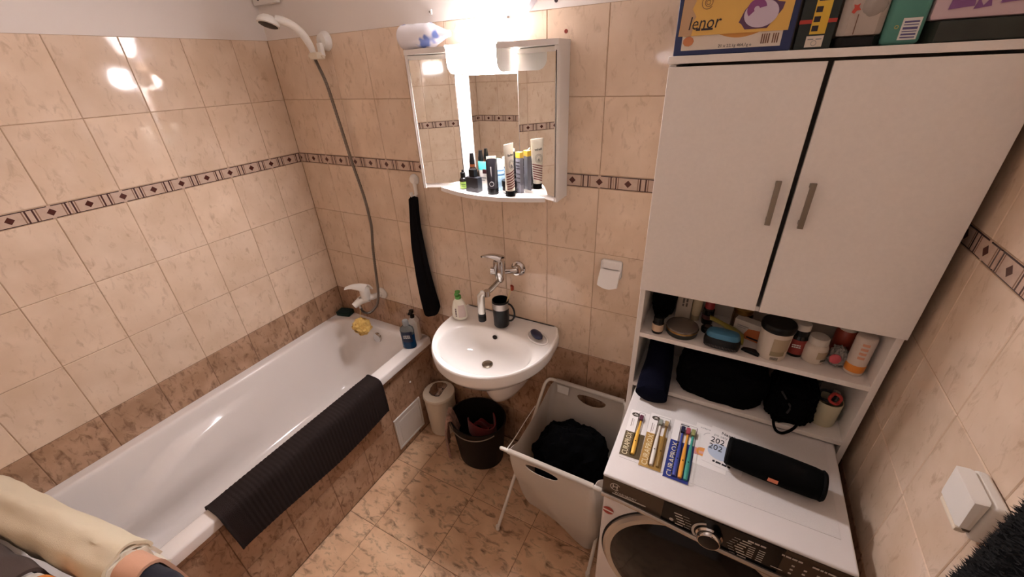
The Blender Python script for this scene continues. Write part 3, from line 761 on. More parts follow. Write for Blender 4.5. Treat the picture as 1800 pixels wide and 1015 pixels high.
BX, BY, BH = 1.075, -.158, .285
t = thing('oval_bucket', 'dark brown-black oval bucket with wire handle under the washbasin', 'bucket', (BX, BY, 0))
BIN = mat('black_brown_plastic', (22,17,16), .45, spec=.25)
m = Mb(); m.lathe([(.0,.0),(.118,.0),(.124,.004),(.150,BH-.008),(.155,BH-.006),(.155,BH),(.148,BH),(.146,BH-.010),(.120,.010),(0,.009)], 64, sx=1, sy=.86); m.build('pail', BIN, t, local=True)
hw = [Vector((.158*math.cos(a), .86*.158*math.sin(a), BH-.012-.022*math.sin(PI*(a-PI*1.16)/(PI*.68))**1)) for a in [PI*1.16+PI*.68*i/24 for i in range(25)]]
m = Mb(); m.tube(hw, .0028, 8); m.build('wire_handle', STEEL, t, local=True)
m = Mb(); m.blob((BX,BY,.09),(.112,.092,.085), .12, 3, 4, 11); single(m, 'dark_cloth', BLACKF, 'black crumpled cloth at the bottom of the oval bucket', 'cloth', loc=(BX,BY,.012))
def redcloth(u, v):
    a = -2.5+3.2*u
    r = .075+.02*math.sin(4*u)
    return (BX+.015+r*math.cos(a)*1.0, BY+.02+r*.85*math.sin(a), .272-.085*v+.02*math.sin(u*7)+.01*math.sin(v*4))
m = Mb(); m.sheet(redcloth, 40, 10, .006)
m.sheet(lambda u, v: (BX-.030+.075*u, BY-.035+.05*v+.06*u, .205+.03*math.sin(u*5)+.012*math.sin(v*6)), 20, 12, .006)
single(m, 'red_cloth', mat('dark_red_fabric', (112,26,30), .9, sheen=.2, bump=.4, bscale=200), 'dark red crumpled fabric inside the oval bucket', 'cloth', loc=(BX,BY,.18))
def rag(u, v):
    # u around the rim, v from inside over the rim to the floor
    a = PI*(1.05+.20*u) + .04*math.sin(v*8)
    if v < .3:
        f = v/.3; r = .118+.04*f; z = .17+(.295-.17)*math.sin(f*PI/2)
    else:
        f = (v-.3)/.7; r = .164+.030*math.sin(min(1,f*1.6)*PI/2)-.01*f; z = .297-.262*f*(1-.12*math.cos(3*u))
    wr = .006*math.sin(u*18)*sstep(.2,1,v)
    return (BX+(r+wr)*math.cos(a), BY+.86*(r+wr)*math.sin(a), z+.006*math.sin(u*9+v*5))
m = Mb(); m.sheet(rag, 30, 44, .005)
single(m, 'knitted_rag', mat('brown_knit', (150,118,104), .98, sheen=.2, mott=.4, mscale=70, bump=1.0, bscale=160), 'brown knitted rag hanging over the bucket rim to the floor', 'rag', loc=(.92,-.2,.03))

# folding laundry hamper
hp_ = thing('laundry_hamper', 'white folding laundry hamper with fabric bag beside the washing machine', 'laundry hamper', (1.61,-.28,0))
TUBE = mat('white_lacquered_tube', (232,224,212), .35)
def uframe(xl, xr, yb, zb, yf, xlf, xrf, r=.035):
    P = [(xlf,yf,.006)]
    def lerp(a, b, f): return tuple(a[i]+(b[i]-a[i])*f for i in range(3))
    A = (xl,yb,zb); B = (xr,yb,zb); F = (xlf,yf,.006); G = (xrf,yf,.006)
    for i in range(1, 15): P.append(lerp(F, lerp(F, A, .94), i/14))
    for i in range(1, 8):
        f = i/8; P.append(lerp(lerp(lerp(F, A, .94), A, f), lerp(A, lerp(A, B, .09), f), f))
    P += [lerp(A, B, .09+.82*i/12) for i in range(13)]
    for i in range(1, 8):
        f = i/8; P.append(lerp(lerp(lerp(A, B, .91), B, f), lerp(B, lerp(B, G, .06), f), f))
    for i in range(0, 15): P.append(lerp(lerp(G, B, .94), G, i/14))
    return P
HZ = .615
m = Mb(); m.tube(uframe(1.432,1.806,-.070,HZ,-.485,1.366,1.800), .0075, 12); m.build('leg_frame', TUBE, hp_)
m = Mb(); m.tube(uframe(1.424,1.814,-.508,HZ,-.085,1.424,1.806), .0075, 12); m.build('leg_frame', TUBE, hp_)
for x, y in ((1.366,-.485),(1.800,-.485),(1.424,-.085),(1.806,-.085)):
    m = Mb(); m.lathe([(.0095,.0),(.0095,.022),(.0085,.024)], 14, T(x,y,0)); m.build('foot_cap', TUBE, hp_)
FAB = NT('hamper_fabric'); FAB.b.inputs['Base Color'].default_value = rgb((222,212,200)); FAB.b.inputs['Roughness'].default_value = .8
tr = FAB.n('ShaderNodeBsdfTranslucent'); tr.inputs[0].default_value = rgb((222,208,192))
ms = FAB.n('ShaderNodeMixShader'); ms.inputs[0].default_value = .38
FAB.l(FAB.b.outputs[0], ms.inputs[1]); FAB.l(tr.outputs[0], ms.inputs[2]); FAB.l(ms.outputs[0], FAB.t.nodes['Material Output'].inputs[0])
FAB = FAB.m
NU, NV = 264, 64
top_x0, top_x1, top_y0, top_y1 = 1.462, 1.800, -.508, -.070
def perim(s, x0, x1, y0, y1, r):
    W = x1-x0-2*r; D = y1-y0-2*r; A = PI*r/2; Lt = 2*W+2*D+4*A; q = s*Lt
    segs = [('l',(x0+r,y0),(1,0),W),('a',(x1-r,y0+r),-PI/2,A),('l',(x1,y0+r),(0,1),D),('a',(x1-r,y1-r),0,A),('l',(x1-r,y1),(-1,0),W),('a',(x0+r,y1-r),PI/2,A),('l',(x0,y1-r),(0,-1),D),('a',(x0+r,y0+r),PI,A)]
    for k, p, d, ln in segs:
        if q <= ln or k == 'a' and p == segs[-1][1] and d == PI:
            if k == 'l': return (p[0]+d[0]*q, p[1]+d[1]*q)
            a = d + q/r; return (p[0]+r*math.cos(a), p[1]+r*math.sin(a))
        q -= ln
def bagpt(s, v):
    f = v
    x0 = top_x0+.0*f-.010*math.sin(PI*f); x1 = top_x1+.008*math.sin(PI*f)
    y0 = top_y0+.100*f**1.3; y1 = top_y1-.105*f**1.3
    x, y = perim(s, x0, x1, y0, y1, .02+.03*f)
    ym = (y-y0)/(y1-y0); xm = (x-x0)/(x1-x0)
    sidey = sstep(.05, .3, ym)*sstep(.95, .7, ym) if (xm < .04 or xm > .96) else 0
    ztop = HZ - .002 - .075*sidey - .012*(1 if xm < .02 or xm > .98 else 0)
    zbot = .185 - .150*sstep(.1, 1.0, xm)
    z = ztop+(zbot-ztop)*v
    wr = .006*noise.noise(Vector((x*9, y*9, z*7)))*sstep(0,.2,v) + .004*math.sin(x*40+z*20)*sstep(.5,1,v)
    cxm, cym = (x0+x1)/2, (y0+y1)/2
    d = Vector((x-cxm, y-cym)).normalized()
    if sidey: x += -.02*sidey*(1-v)*(1 if xm < .5 else -1)
    return Vector((x+d.x*wr, y+d.y*wr, z))
bmh = bmesh.new(); G = [[bmh.verts.new(bagpt(i/NU, (j/NV))) for j in range(NV+1)] for i in range(NU)]
def inhole(p, g=0):
    front = p.y < -.36; back = p.y > -.20
    if not (front or back) or p.x < 1.48 or p.x > 1.78: return None
    xc = 1.600 if front else 1.650
    zc = HZ-.046; dx = (p.x-xc)/.066; dz = (p.z-zc)/(.034 if p.z < zc else .016)
    return math.hypot(dx, dz), xc, zc
for i in range(NU):
    for j in range(NV):
        i2 = (i+1) % NU; vs = [G[i][j], G[i2][j], G[i2][j+1], G[i][j+1]]
        c = sum((v.co for v in vs), Vector())/4; h = inhole(c)
        if h and h[0] < 1: continue
        bmh.faces.new(vs)
# sagging bottom
cen = bmh.verts.new((1.66,-.29,.028))
for i in range(NU): bmh.faces.new((G[i][NV], cen, G[(i+1) % NU][NV]))
for v in list(bmh.verts):
    if not v.link_faces: bmh.verts.remove(v); continue
    h = inhole(v.co)
    if h and .75 < h[0] < 1.25 and v.is_boundary:
        k = 1/h[0]; v.co.x = h[1]+(v.co.x-h[1])*k; v.co.z = h[2]+(v.co.z-h[2])*k
bmesh.ops.recalc_face_normals(bmh, faces=bmh.faces)
bmesh.ops.solidify(bmh, geom=list(bmh.faces), thickness=.0016)
m = Mb(); m.bm.free(); m.bm = bmh; m.build('fabric_bag', FAB, hp_)
m = Mb()
m.sheet(lambda u, v: (1.466+.330*u, -.508-.0095*math.sin(2*PI*v), HZ+.0095*math.cos(2*PI*v)), 6, 16, .001)
m.build('bar_sleeve', FAB, hp_)
m = Mb()
m.sheet(lambda u, v: (1.480+.310*u, -.070-.0095*math.sin(2*PI*v), HZ+.0095*math.cos(2*PI*v)), 6, 16, .001); m.build('bar_sleeve', FAB, hp_)
m = Mb(); m.box((1.490,-.083,.560),(1.545,-.0815,.606)); m.build('care_label', WHITE, hp_)
m = Mb(); m.tube([(1.452,-.500,.604),(1.440,-.40,.57),(1.428,-.27,.545),(1.423,-.18,.53)], .002, 6); m.build('strap', TUBE, hp_)
m = Mb(); m.blob((1.632,-.265,.375),(.155,.140,.195), .20, 1.5, 5, 3)
single(m, 'dark_laundry', BLACKF, 'big heap of black clothes inside the white laundry hamper', 'clothes', loc=(1.635,-.27,.19))
m = Mb(); m.blob((1.705,-.375,.325),(.070,.045,.075), .35, 2.6, 4, 9)
single(m, 'brown_garment', mat('brown_pink_fabric', (104,66,56), .95, mott=.3, mscale=30, bump=.4, bscale=200), 'brownish pink garment at the front of the laundry heap', 'clothes', loc=(1.705,-.375,.26))

# ------------------------------------------------------------------ washing machine
wm_ = thing('washing_machine', 'white front-loading washer with dark control panel under the tall cabinet', 'washing machine', (2.143,-.31,0))
WX0, WX1, WY = 1.848, 2.438, -.600
m = Mb(); m.box((WX0+.004,WY,.012),(WX1-.004,-.03,.836),.010,3); m.build('housing', ENAMEL, wm_)
m = Mb(); m.box((WX0,-.618,.838),(WX1,-.025,.850),.006,3); m.build('worktop', ENAMEL, wm_)
m = Mb(); m.box((WX0+.026,-.541,.8495),(WX1-.026,-.05,.8508),.0004,1); m.build('inset_panel', mat('speckled_enamel', (212,206,202), .4, mott=.03, mscale=300), wm_)
Mx = Matrix(((1,0,0,0),(0,0,1,0),(0,1,0,0),(0,0,0,1)))   # (x,z) polygon extruded along y
PAN = mat('bronze_panel', (74,60,46), .3, metal=.3)
PANB = mat('black_gloss_panel', (12,11,11), .15, spec=.3)
low = [(1.850,.772),(1.90,.771),(1.96,.766),(2.02,.759),(2.10,.749),(2.18,.741),(2.28,.736),(2.36,.737),(2.436,.741)]
def lowz(x):
    for a, b in zip(low, low[1:]):
        if a[0] <= x <= b[0]: return a[1]+(b[1]-a[1])*(x-a[0])/(b[0]-a[0])
    return low[-1][1]
def panel(x0, x1, y0, y1, mm, name):
    pts = [(x0,lowz(x0))]+[p for p in low if x0 < p[0] < x1]+[(x1,lowz(x1)),(x1,.837),(x0,.837)]
    a = Mb(); a.prism(pts, y0, y1, M=Mx); return a.build(name, mm, wm_)
panel(1.850, 2.4365, -.616, -.598, PAN, 'control_panel')
panel(2.018, 2.300, -.6175, -.616, PANB, 'display_field')
m = Mb(); m.sheet(lambda u, v: (1.850+.586*u, -.6165+.004*abs(v-.5), lowz(1.850+.586*u)-.008*v), 60, 4, .010); m.build('panel_trim', mat('satin_trim', (196,186,176), .25, metal=.7), wm_)
PRT = mat('panel_print', (206,196,184), .5)
Mp = frame((0,-.6168,0), (1,0,0), (0,0,1))
text(wm_, 'WASH&DRY', Mp @ T(1.886,.789,0), .0115, PRT, ax='LEFT')
m = Mb(); m.box((1.880,-.6170,.779),(1.975,-.6164,.783)); m.build('underline', PRT, wm_)
def ring(mb, c, r, w_, th, M, a0=0, a1=2*PI, n=40):
    P = []
    full = abs(a1-a0) > 6.28
    out = [(c[0]+(r+w_)*math.cos(a0+(a1-a0)*i/n), c[1]+(r+w_)*math.sin(a0+(a1-a0)*i/n)) for i in range(n+1)]
    inn = [(c[0]+r*math.cos(a0+(a1-a0)*i/n), c[1]+r*math.sin(a0+(a1-a0)*i/n)) for i in range(n+1)]
    for i in range(n):
        mb.prism([inn[i], out[i], out[i+1], inn[i+1]], 0, th, M=M)
    return mb
m = Mb(); ring(m, (1.886,.812), .0125, .0018, .0006, Mp, .5, 5.5, 30)
m.prism([(1.879,.806),(1.8815,.806),(1.8815,.820),(1.879,.820)], 0, .0006, M=Mp); m.prism([(1.8905,.804),(1.893,.804),(1.893,.818),(1.8905,.818)], 0, .0006, M=Mp); m.prism([(1.8815,.811),(1.8905,.812),(1.8905,.814),(1.8815,.813)], 0, .0006, M=Mp)
m.build('emblem', PRT, wm_)
# programme dial
Md = frame((2.140,-.6176,.776), (1,0,0), (0,0,1))
m = Mb(); m.lathe([(.033,0),(.033,.006),(.029,.010),(.0285,.020),(.0265,.023)], 48, Md); m.build('dial_ring', CHROME, wm_)
m = Mb(); m.lathe([(.0268,.018),(.0268,.0225),(.024,.0235),(0,.024)], 40, Md); m.build('dial_face', BLACK, wm_)
m = Mb(); ring(m, (0,0), .037, .006, .001, Md, 1.9, 3.9, 24); m.build('dial_scale', PRT, wm_)
m = Mb()
for k in range(7):
    for sx in (-1, 1):
        x = 2.140+sx*(.070+.004*abs(3-k)); z = .808-.0105*k
        if z < lowz(x)+.006: continue
        m.box((x-.010,-.6180,z-.0018),(x+.010,-.6172,z+.0014)); 
        m.box((x-sx*.014-.001,-.6178,z-.0006),(x-sx*.028,-.6173,z+.0003))
m.build('programme_print', PRT, wm_)['kind'] = 'stuff'
for i, x in enumerate((2.245, 2.318, 2.380)): scribble(wm_, frame((x,-.6176,.816), (1,0,0), (0,0,1)), .045, .010, 1, PRT, 'button_legend', 20+i)
m = Mb()
for x in (2.236, 2.258):
    for k in range(6): m.box((x-.007,-.6180,.797-.0085*k-.001),(x+.007,-.6172,.797-.0085*k+.0012))
for x in (2.325,2.350,2.376):
    for k in range(3): m.box((x-.003,-.6172,.790-.016*k-.003),(x+.003,-.6166,.790-.016*k+.002))
m.box((2.285,-.6180,.756),(2.310,-.6172,.758)); m.box((2.400,-.6172,.806),(2.428,-.6166,.816))
m.build('button_print', PRT, wm_)['kind'] = 'stuff'
m = Mb(); m.lathe([(.0055,0),(.0055,.001),(0,.001)], 16, frame((2.045,-.6176,.776), (1,0,0), (0,0,1))); m.build('indicator_mark', PRT, wm_)
# door
Mdoor = frame((2.130,-.600,.515), (1,0,0), (0,0,1))
m = Mb(); m.lathe([(.262,0),(.262,.008),(.252,.015),(.236,.014),(.232,.006)], 96, Mdoor, cap=False); m.build('door_ring', mat('satin_ring', (190,180,168), .25, metal=.6), wm_)
m = Mb(); m.lathe([(.240,.004),(.238,.012),(.215,.022),(.16,.034),(.09,.041),(0,.043)], 96, Mdoor); m.build('door_glass', mat('smoked_glass', (9,8,8), .1, spec=.25), wm_)
m = Mb(); m.lathe([(.262,.0005),(.268,.0005),(.268,-.004)], 96, Mdoor, cap=False); m.build('door_gap', mat('gap_black', (20,18,18), .7), wm_)
Ms = frame((1.872,-.6005,.668), (1,0,0), (0,0,1))
m = Mb(); m.lathe([(.017,0),(.017,.0007),(0,.0007)], 32, Ms); m.build('round_sticker', mat('red_sticker', (170,62,48), .5), wm_)
m = Mb(); m.prism([(-.0165,-.003),(.0165,-.003),(.0165,.003),(-.0165,.003)], .0007, .0011, M=Ms @ RZ(-.1)); m.build('sticker_band', WHITE, wm_)
m = Mb(); m.box((1.86,-.59,0),(1.90,-.55,.014),.004); m.box((2.39,-.59,0),(2.43,-.55,.014),.004); m.box((1.86,-.10,0),(1.90,-.06,.014),.004); m.box((2.39,-.10,0),(2.43,-.06,.014),.004); m.build('feet', BLACK, wm_)

# things on the washing machine: toothbrush packs
ZT = .8508
def pack(loc, rz, wd, ln, label, mcard, col_m, txt_m, brushes, split=.56, logo=True):
    t = thing('toothbrush_pack', label, 'toothbrush pack', loc, rz, 'toothbrush packs on the washer')
    a = Mb(); a.box((0,0,0),(wd,ln,.0012),.0003,1); a.build('card', mcard, t, local=True)
    a = Mb(); a.box((.0005,.0005,.0012),(wd-.0005,ln*split,.0017)); a.build('printed_field', col_m, t, local=True)
    text(t, 'CURAPROX', wm(t) @ T(wd*.25, ln*split*.50, .0018) @ RZ(PI/2), .0235, txt_m, fit=ln*split*.9)
    if logo:
        a = Mb(); a.lathe([(.0115,.0012),(.0115,.0017),(0,.0017)], 28, T(.018, ln-.020, 0), sx=1.1, sy=.8); a.build('oval_mark', mat('dark_olive_print', (58,48,38), .5), t, local=True)
        a = Mb(); a.box((.014,ln-.019,.0017),(.022,ln-.017,.0019)); a.box((.011,ln-.023,.0017),(.025,ln-.0215,.0019)); a.build('mark_lines', WHITE, t, local=True)
        a = Mb(); a.box((.010,ln*.62,.0012),(.0125,ln*.80,.0015)); a.box((.016,ln*.64,.0012),(.0172,ln*.78,.0015)); a.build('small_print', mat('print_grey2', (150,142,134), .6), t, local=True)
    else:
        a = Mb(); a.box((.022,ln-.016,.0012),(.046,ln-.012,.0016)); a.build('hanger_slot', mat('slot_dark', (60,60,66), .7), t, local=True)
    for x, mh, mb_ in brushes:
        a = Mb(); L = ln*.80
        a.tube([(x,.012,.005),(x,.03,.0055),(x,.06,.0065),(x,L*.62,.006),(x+.0005,L*.80,.005),(x+.001,L*.98,.005)], [.0052,.0062,.0062,.0050,.0032,.0034], 10, flat=.75); a.build('brush_handle', mh, t, local=True)
        a = Mb(); a.box((x-.0052,L*.955,.004),(x+.0062,L*1.09,.0135),.002); a.build('brush_head', mb_, t, local=True)
        a = Mb(); a.lathe([(.0018,.0),(.0018,.0008),(0,.0008)], 10, T(x, ln*.30, .0118)); a.build('drop_mark', BLACKM, t, local=True)
    # clear blister over the brushes
    xs_ = [b[0] for b in brushes]; x0, x1 = min(xs_)-.009, max(xs_)+.010
    a = Mb(); a.box((x0,.008,.0014),(x1,ln*.91,.0165),.004,3); a.build('blister', BLIST, t, local=True)
    return t
bl = NT('blister_film'); tb = bl.n('ShaderNodeBsdfTransparent'); gb = bl.n('ShaderNodeBsdfGlossy'); gb.inputs['Roughness'].default_value = .12
fr = bl.n('ShaderNodeFresnel'); fr.inputs[0].default_value = 1.25; mx = bl.n('ShaderNodeMixShader')
bl.l(fr.outputs[0], mx.inputs[0]); bl.l(tb.outputs[0], mx.inputs[1]); bl.l(gb.outputs[0], mx.inputs[2]); bl.l(mx.outputs[0], bl.t.nodes['Material Output'].inputs[0])
BLIST = bl.m
CARD = mat('white_card', (232,226,222), .6)
PW = mat('pale_print', (220,206,170), .5)
pack((1.8705,-.533,ZT), .04, .060, .196, 'toothbrush pack with yellow brush on olive card', CARD, mat('olive_card', (86,70,40), .5), PW, [(.037, mat('yellow_brush', (226,176,72), .35), mat('purple_bristle', (92,36,58), .8))], .50)
pack((1.9300,-.546,ZT), .02, .063, .222, 'toothbrush pack with white brush on gold card', CARD, mat('gold_card', (166,128,66), .4), PW, [(.034, mat('white_brush', (224,216,204), .35), mat('grey_bristle', (140,142,130), .8)), (.052, mat('clear_gold', (140,108,54), .3), mat('clear_gold2', (170,140,96), .4))], .60)
pack((1.9990,-.553,ZT), .0, .068, .232, 'toothbrush pack with three brushes on blue card', CARD, mat('blue_card', (38,52,126), .45), PW,
     [(.029, mat('blue_brush', (60,72,150), .35), mat('dark_blue_bristle', (26,26,60), .8)), (.044, mat('orange_brush', (232,160,60), .35), mat('pink_bristle', (176,72,86), .8)), (.059, mat('teal_brush', (64,150,136), .35), mat('olive_bristle', (150,150,96), .8))], .62, False)
# leaflets
INK = mat('black_ink', (24,22,24), .6)
t = thing('leaflet', 'white leaflet with pink and orange drawing, half under another one', 'leaflet', (2.056,-.468,ZT), -.05)
m = Mb(); m.box((0,0,0),(.100,.165,.0004)); m.build('sheet', CARD, t, local=True)
m = Mb(); m.prism([(.002,.045),(.014,.034),(.026,.036),(.030,.052),(.020,.060),(.006,.062)], .0004, .0007)
m.build('pink_drawing', mat('pink_print', (206,140,140), .6), t, local=True)
m = Mb(); m.lathe([(.022,.0004),(.022,.0008),(0,.0008)], 28, T(.034,.052,0), sx=.9, sy=.75); m.build('orange_drawing', mat('orange_print', (226,150,74), .6), t, local=True)
m = Mb(); m.prism([(.024,.042),(.042,.046),(.038,.054),(.022,.052)], .0008, .0010); m.build('white_drawing', mat('pink_print2', (214,160,150), .6), t, local=True)
m = Mb(); ring(m, (.045,.118), .018, .001, .0004, T(0,0,.0004), .3, 3.0, 20); m.build('thin_arc', mat('grey_ink', (150,146,144), .6), t, local=True)
text(t, 'curaprox', wm(t) @ T(.030,.150,.0005), .009, mat('grey_ink'))
t = thing('leaflet', 'white leaflet with large dark numbers partly under the black speaker', 'leaflet', (2.091,-.448,ZT+.0008), -.12)
m = Mb(); m.box((0,0,0),(.105,.152,.0004)); m.build('sheet', CARD, t, local=True)
m = Mb(); m.lathe([(.034,.0004),(.034,.0006),(0,.0006)], 28, T(.040,.055,0), sx=1, sy=.9); m.build('pale_blue_disc', mat('pale_blue_print', (190,200,216), .6), t, local=True)
text(t, 'Nazuby', wm(t) @ T(.030,.134,.0007), .016, INK, ax='LEFT')
text(t, 'po celý', wm(t) @ T(.012,.118,.0007), .013, mat('grey_ink'), ax='LEFT')
text(t, '202', wm(t) @ T(.006,.094,.0007), .031, INK, ax='LEFT', depth=.0004, xs=.86)
text(t, '202', wm(t) @ T(.006,.066,.0007), .030, INK, ax='LEFT', depth=.0004, xs=.86)
scribble(t, wm(t) @ T(.052,.014,.0005), .050, .012, 1, INK)
# portable speaker
sp = thing('portable_speaker', 'black cylindrical portable speaker lying on the washing machine', 'speaker', (2.264,-.425,ZT), -.075)
prof = [(.0,-.112),(.026,-.112),(.034,-.110),(.040,-.106),(.0425,-.09),(.0440,-.04),(.0445,0),(.0440,.04),(.0425,.09),(.040,.106),(.034,.110),(.026,.112),(0,.112)]
m = Mb(); m.lathe(prof, 40, T(0,0,.0405) @ RY(PI/2), sy=1, sx=.90); m.build('fabric_body', mat('speaker_mesh', (5,5,5), .9, bump=.3, bscale=700, spec=.1), sp, local=True)
for s in (-1, 1):
    m = Mb(); m.lathe([(.041,0),(.0425,.004),(.038,.010),(.0,.008)], 36, T(s*.1055,0,.0405) @ RY(s*PI/2), sx=.9); m.build('end_cap', BLACKM, sp, local=True)
m = Mb(); m.box((-.010,-.0445,.030),(.014,-.0425,.044),.0008, M=T(0,0,.0)); m.build('badge', mat('orange_badge', (222,130,96), .5), sp, local=True)
m = Mb(); m.box((-.045,-.010,0),(.045,.010,.004),.001); m.build('rubber_foot', BLACKM, sp, local=True)

# ------------------------------------------------------------------ tall cabinet over the washing machine
kc = thing('tall_cabinet', 'tall white laminate cabinet standing over the washing machine', 'cabinet', (2.1435,-.12,0))
KX0, KX1 = 1.822, 2.465
m = Mb(); m.box((KX0,-.224,0),(KX0+.016,-.002,1.872),.0006,1); m.build('side_panel', LAMIN, kc)
m = Mb(); m.box((KX1-.016,-.224,0),(KX1,-.002,1.872),.0006,1); m.build('side_panel', LAMIN, kc)
m = Mb(); m.box((KX0-.002,-.243,1.8735),(KX1+.002,-.002,1.8895),.0006,1); m.build('top_board', LAMIN, kc)
for z, yb in ((1.250,-.222),(1.072,-.224),(.857,-.224)):
    m = Mb(); m.box((KX0+.016,yb,z),(KX1-.016,-.008,z+.016),.0006,1); m.build('shelf', LAMIN, kc)
m = Mb(); m.box((KX0+.016,-.008,.857),(KX1-.016,-.003,1.872)); m.build('back_panel', mat('grey_back_board', (200,190,180), .7), kc)
for x0, x1, hx in ((KX0+.001, 2.1365, 2.1075), (2.1475, KX1-.001, 2.1755)):
    d = Mb(); d.box((x0,-.241,1.259),(x1,-.2245,1.867),.0008,1); d = d.build('door', LAMIN, kc)
    m = Mb(); m.box((hx-.006,-.266,1.515),(hx+.006,-.260,1.624),.001); m.box((hx-.005,-.262,1.520),(hx+.005,-.240,1.530),.001); m.box((hx-.005,-.262,1.609),(hx+.005,-.240,1.619),.001)
    m.build('bar_handle', mat('satin_nickel', (140,126,110), .38, metal=.8), d)

# ------------------------------------------------------------------ upper open shelf (top at 1.088)
S1 = 1.0885
t = bottle('dark_bottle', 'small black bottle with beige sticker at left end of the open shelf', 'bottle', (1.888,-.196,S1), [(0,0),(.0165,0),(.018,.003),(.018,.034),(.016,.040),(.010,.044),(0,.044)], [(.0165,.040),(.0165,.058),(.015,.060),(0,.060)], mat('dark_glass', (22,18,18), .12), BLACK)
m = Mb(); m.lathe([(.0182,.010),(.0184,.036)], 32, cap=False); m.build('sticker', mat('beige_sticker', (206,178,150), .6), t, local=True)
m = Mb(); m.blob((1.885,-.085,1.16),(.040,.060,.075), .18, 2, 4, 21, flatz=-.071); single(m, 'wash_bag', BLACKF, 'black soft bag in the left back corner of the open shelf', 'bag', loc=(1.885,-.085,S1))
t = thing('round_tin', 'round tin with clear lid and dark green base on the open shelf', 'tin', (1.960,-.165,S1))
m = Mb(); m.lathe([(0,0),(.047,0),(.049,.003),(.049,.016),(0,.016)], 48); m.build('base', mat('dark_green_tin', (34,38,32), .35), t, local=True)
m = Mb(); m.lathe([(.0505,.0165),(.0505,.024),(.049,.028),(.044,.031),(0,.031)], 48); m.build('lid', mat('grey_clear_lid', (128,116,106), .18, metal=.4), t, local=True)
m = Mb(); m.lathe([(.0508,.018),(.0512,.022),(.0508,.0235)], 48, cap=False); m.build('rim_band', GOLDLID, t, local=True)
t = thing('carton', 'pale cardboard carton with grey lettering behind the round tin', 'box', (1.950,-.060,S1))
m = Mb(); m.box((-.024,-.02,0),(.024,.02,.135),.001); m.build('box_body', mat('pale_carton', (196,182,164), .7), t, local=True)
scribble(t, wm(t) @ T(.002,-.0200,.085) @ RX(PI/2) @ RZ(PI/2), .070, .022, 2, mat('grey_ink2', (110,100,92), .7))
t = thing('cream_tube', 'narrow cream coloured tube beside the pale carton', 'tube', (1.990,-.070,S1))
m = Mb(); m.lathe([(0,0),(.012,0),(.012,.020),(.014,.022),(.016,.08),(.017,.128),(0,.128)], 24, sx=1, sy=.8); m.build('tube_body', mat('cream_tube', (206,190,156), .5), t, local=True)
m = Mb(); m.lathe([(.0125,0),(.0125,.02)], 24, sx=1, sy=.8); m.build('cap', mat('cream_cap', (176,160,130), .5), t, local=True)
t = bottle('nail_polish', 'dark bottle with red cap beside the cream tube', 'bottle', (2.028,-.072,S1), [(0,0),(.017,0),(.018,.003),(.018,.055),(.012,.062),(0,.062)], [(.015,.06),(.014,.105),(.012,.108),(0,.108)], mat('dark_glass'), mat('red_cap', (150,44,48), .35))
m = Mb(); m.lathe([(.0182,.02),(.0184,.036)], 32, cap=False); m.build('sticker', mat('dark_red_sticker', (86,50,50), .6), t, local=True)
t = thing('powder_compact', 'small black round compact lying between tin and brush', 'compact', (2.035,-.125,S1))
m = Mb(); m.lathe([(0,0),(.018,0),(.020,.004),(.020,.014),(.016,.018),(0,.019)], 28); m.build('compact_case', BLACK, t, local=True)
m = Mb(); m.lathe([(.010,.0185),(.010,.0200),(0,.0200)], 24); m.build('disc', STEEL, t, local=True)
t = thing('hairbrush', 'black detangling hairbrush with a blue back on the open shelf', 'hairbrush', (2.080,-.198,S1), -.04)
def squash(rx, ry, z, n=48, p=.6): return [(math.copysign(abs(math.cos(2*PI*i/n))**p, math.cos(2*PI*i/n))*rx, math.copysign(abs(math.sin(2*PI*i/n))**p, math.sin(2*PI*i/n))*ry, z) for i in range(n)]
m = Mb(); m.loft([squash(.042,.018,.001), squash(.050,.024,.006), squash(.052,.026,.022), squash(.050,.025,.036), squash(.044,.021,.042)]); m.build('brush_body', BLACK, t, local=True)
m = Mb(); m.loft([squash(.046,.0225,.038), squash(.0475,.0235,.046), squash(.042,.020,.056), squash(.028,.012,.061)]); m.build('blue_back', mat('metallic_blue', (72,126,156), .3, metal=.35), t, local=True)
m = Mb()
for k in range(22):
    m.cyl((-.042+.004*k,-.0275,.010),(-.042+.004*k,-.0275,.018),.0009,6)
m.build('bristle_row', mat('grey_bristle2', (90,84,82), .7), t, local=True)
t = thing('wooden_brush', 'olive green hairbrush with curved handle leaning behind the blue brush', 'hairbrush', (2.09,-.140,S1))
def hb(u, v): 
    wd = .012+.018*sstep(.35,.8,u)
    return (2.035+.105*u, -.118-.03*u+(v-.5)*wd*2, 1.146-.036*u+.006*math.sin(u*PI)-.008*(2*v-1)**2)
m = Mb(); m.sheet(hb, 20, 8, .007); m.build('brush_handle', mat('olive_gold', (140,128,54), .35, mott=.25, mscale=18), t)
m = Mb(); m.box((2.085,-.165,1.0885),(2.135,-.130,1.108),.004); m.build('bristle_pad', BLACKM, t)
m = Mb(); m.prism([(-.024,-.008),(-.012,-.010),(.026,-.012),(.026,.004),(.010,.012),(-.006,.010),(-.022,.002)], 0, .009, bev=.002, M=T(2.162,-.190,S1) @ RZ(-.3))
single(m, 'hair_clip', BLACK, 'flat dark hair clip between hairbrush and white tub', 'hair clip', loc=(2.162,-.190,S1))
t = thing('medicine_box', 'white and orange medicine box standing behind the hairbrush', 'box', (2.150,-.105,S1), -.35)
m = Mb(); m.box((-.040,-.016,0),(.040,.016,.060),.0008, 1); m.build('box_body', mat('white_box', (206,196,184), .6), t, local=True)
m = Mb(); m.prism([(-.012,.0),(.040,.0),(.040,.045),(.004,.038)], .0160, .0164, M=RX(PI/2)); m.build('orange_field', mat('orange_print2', (196,108,58), .6), t, local=True)
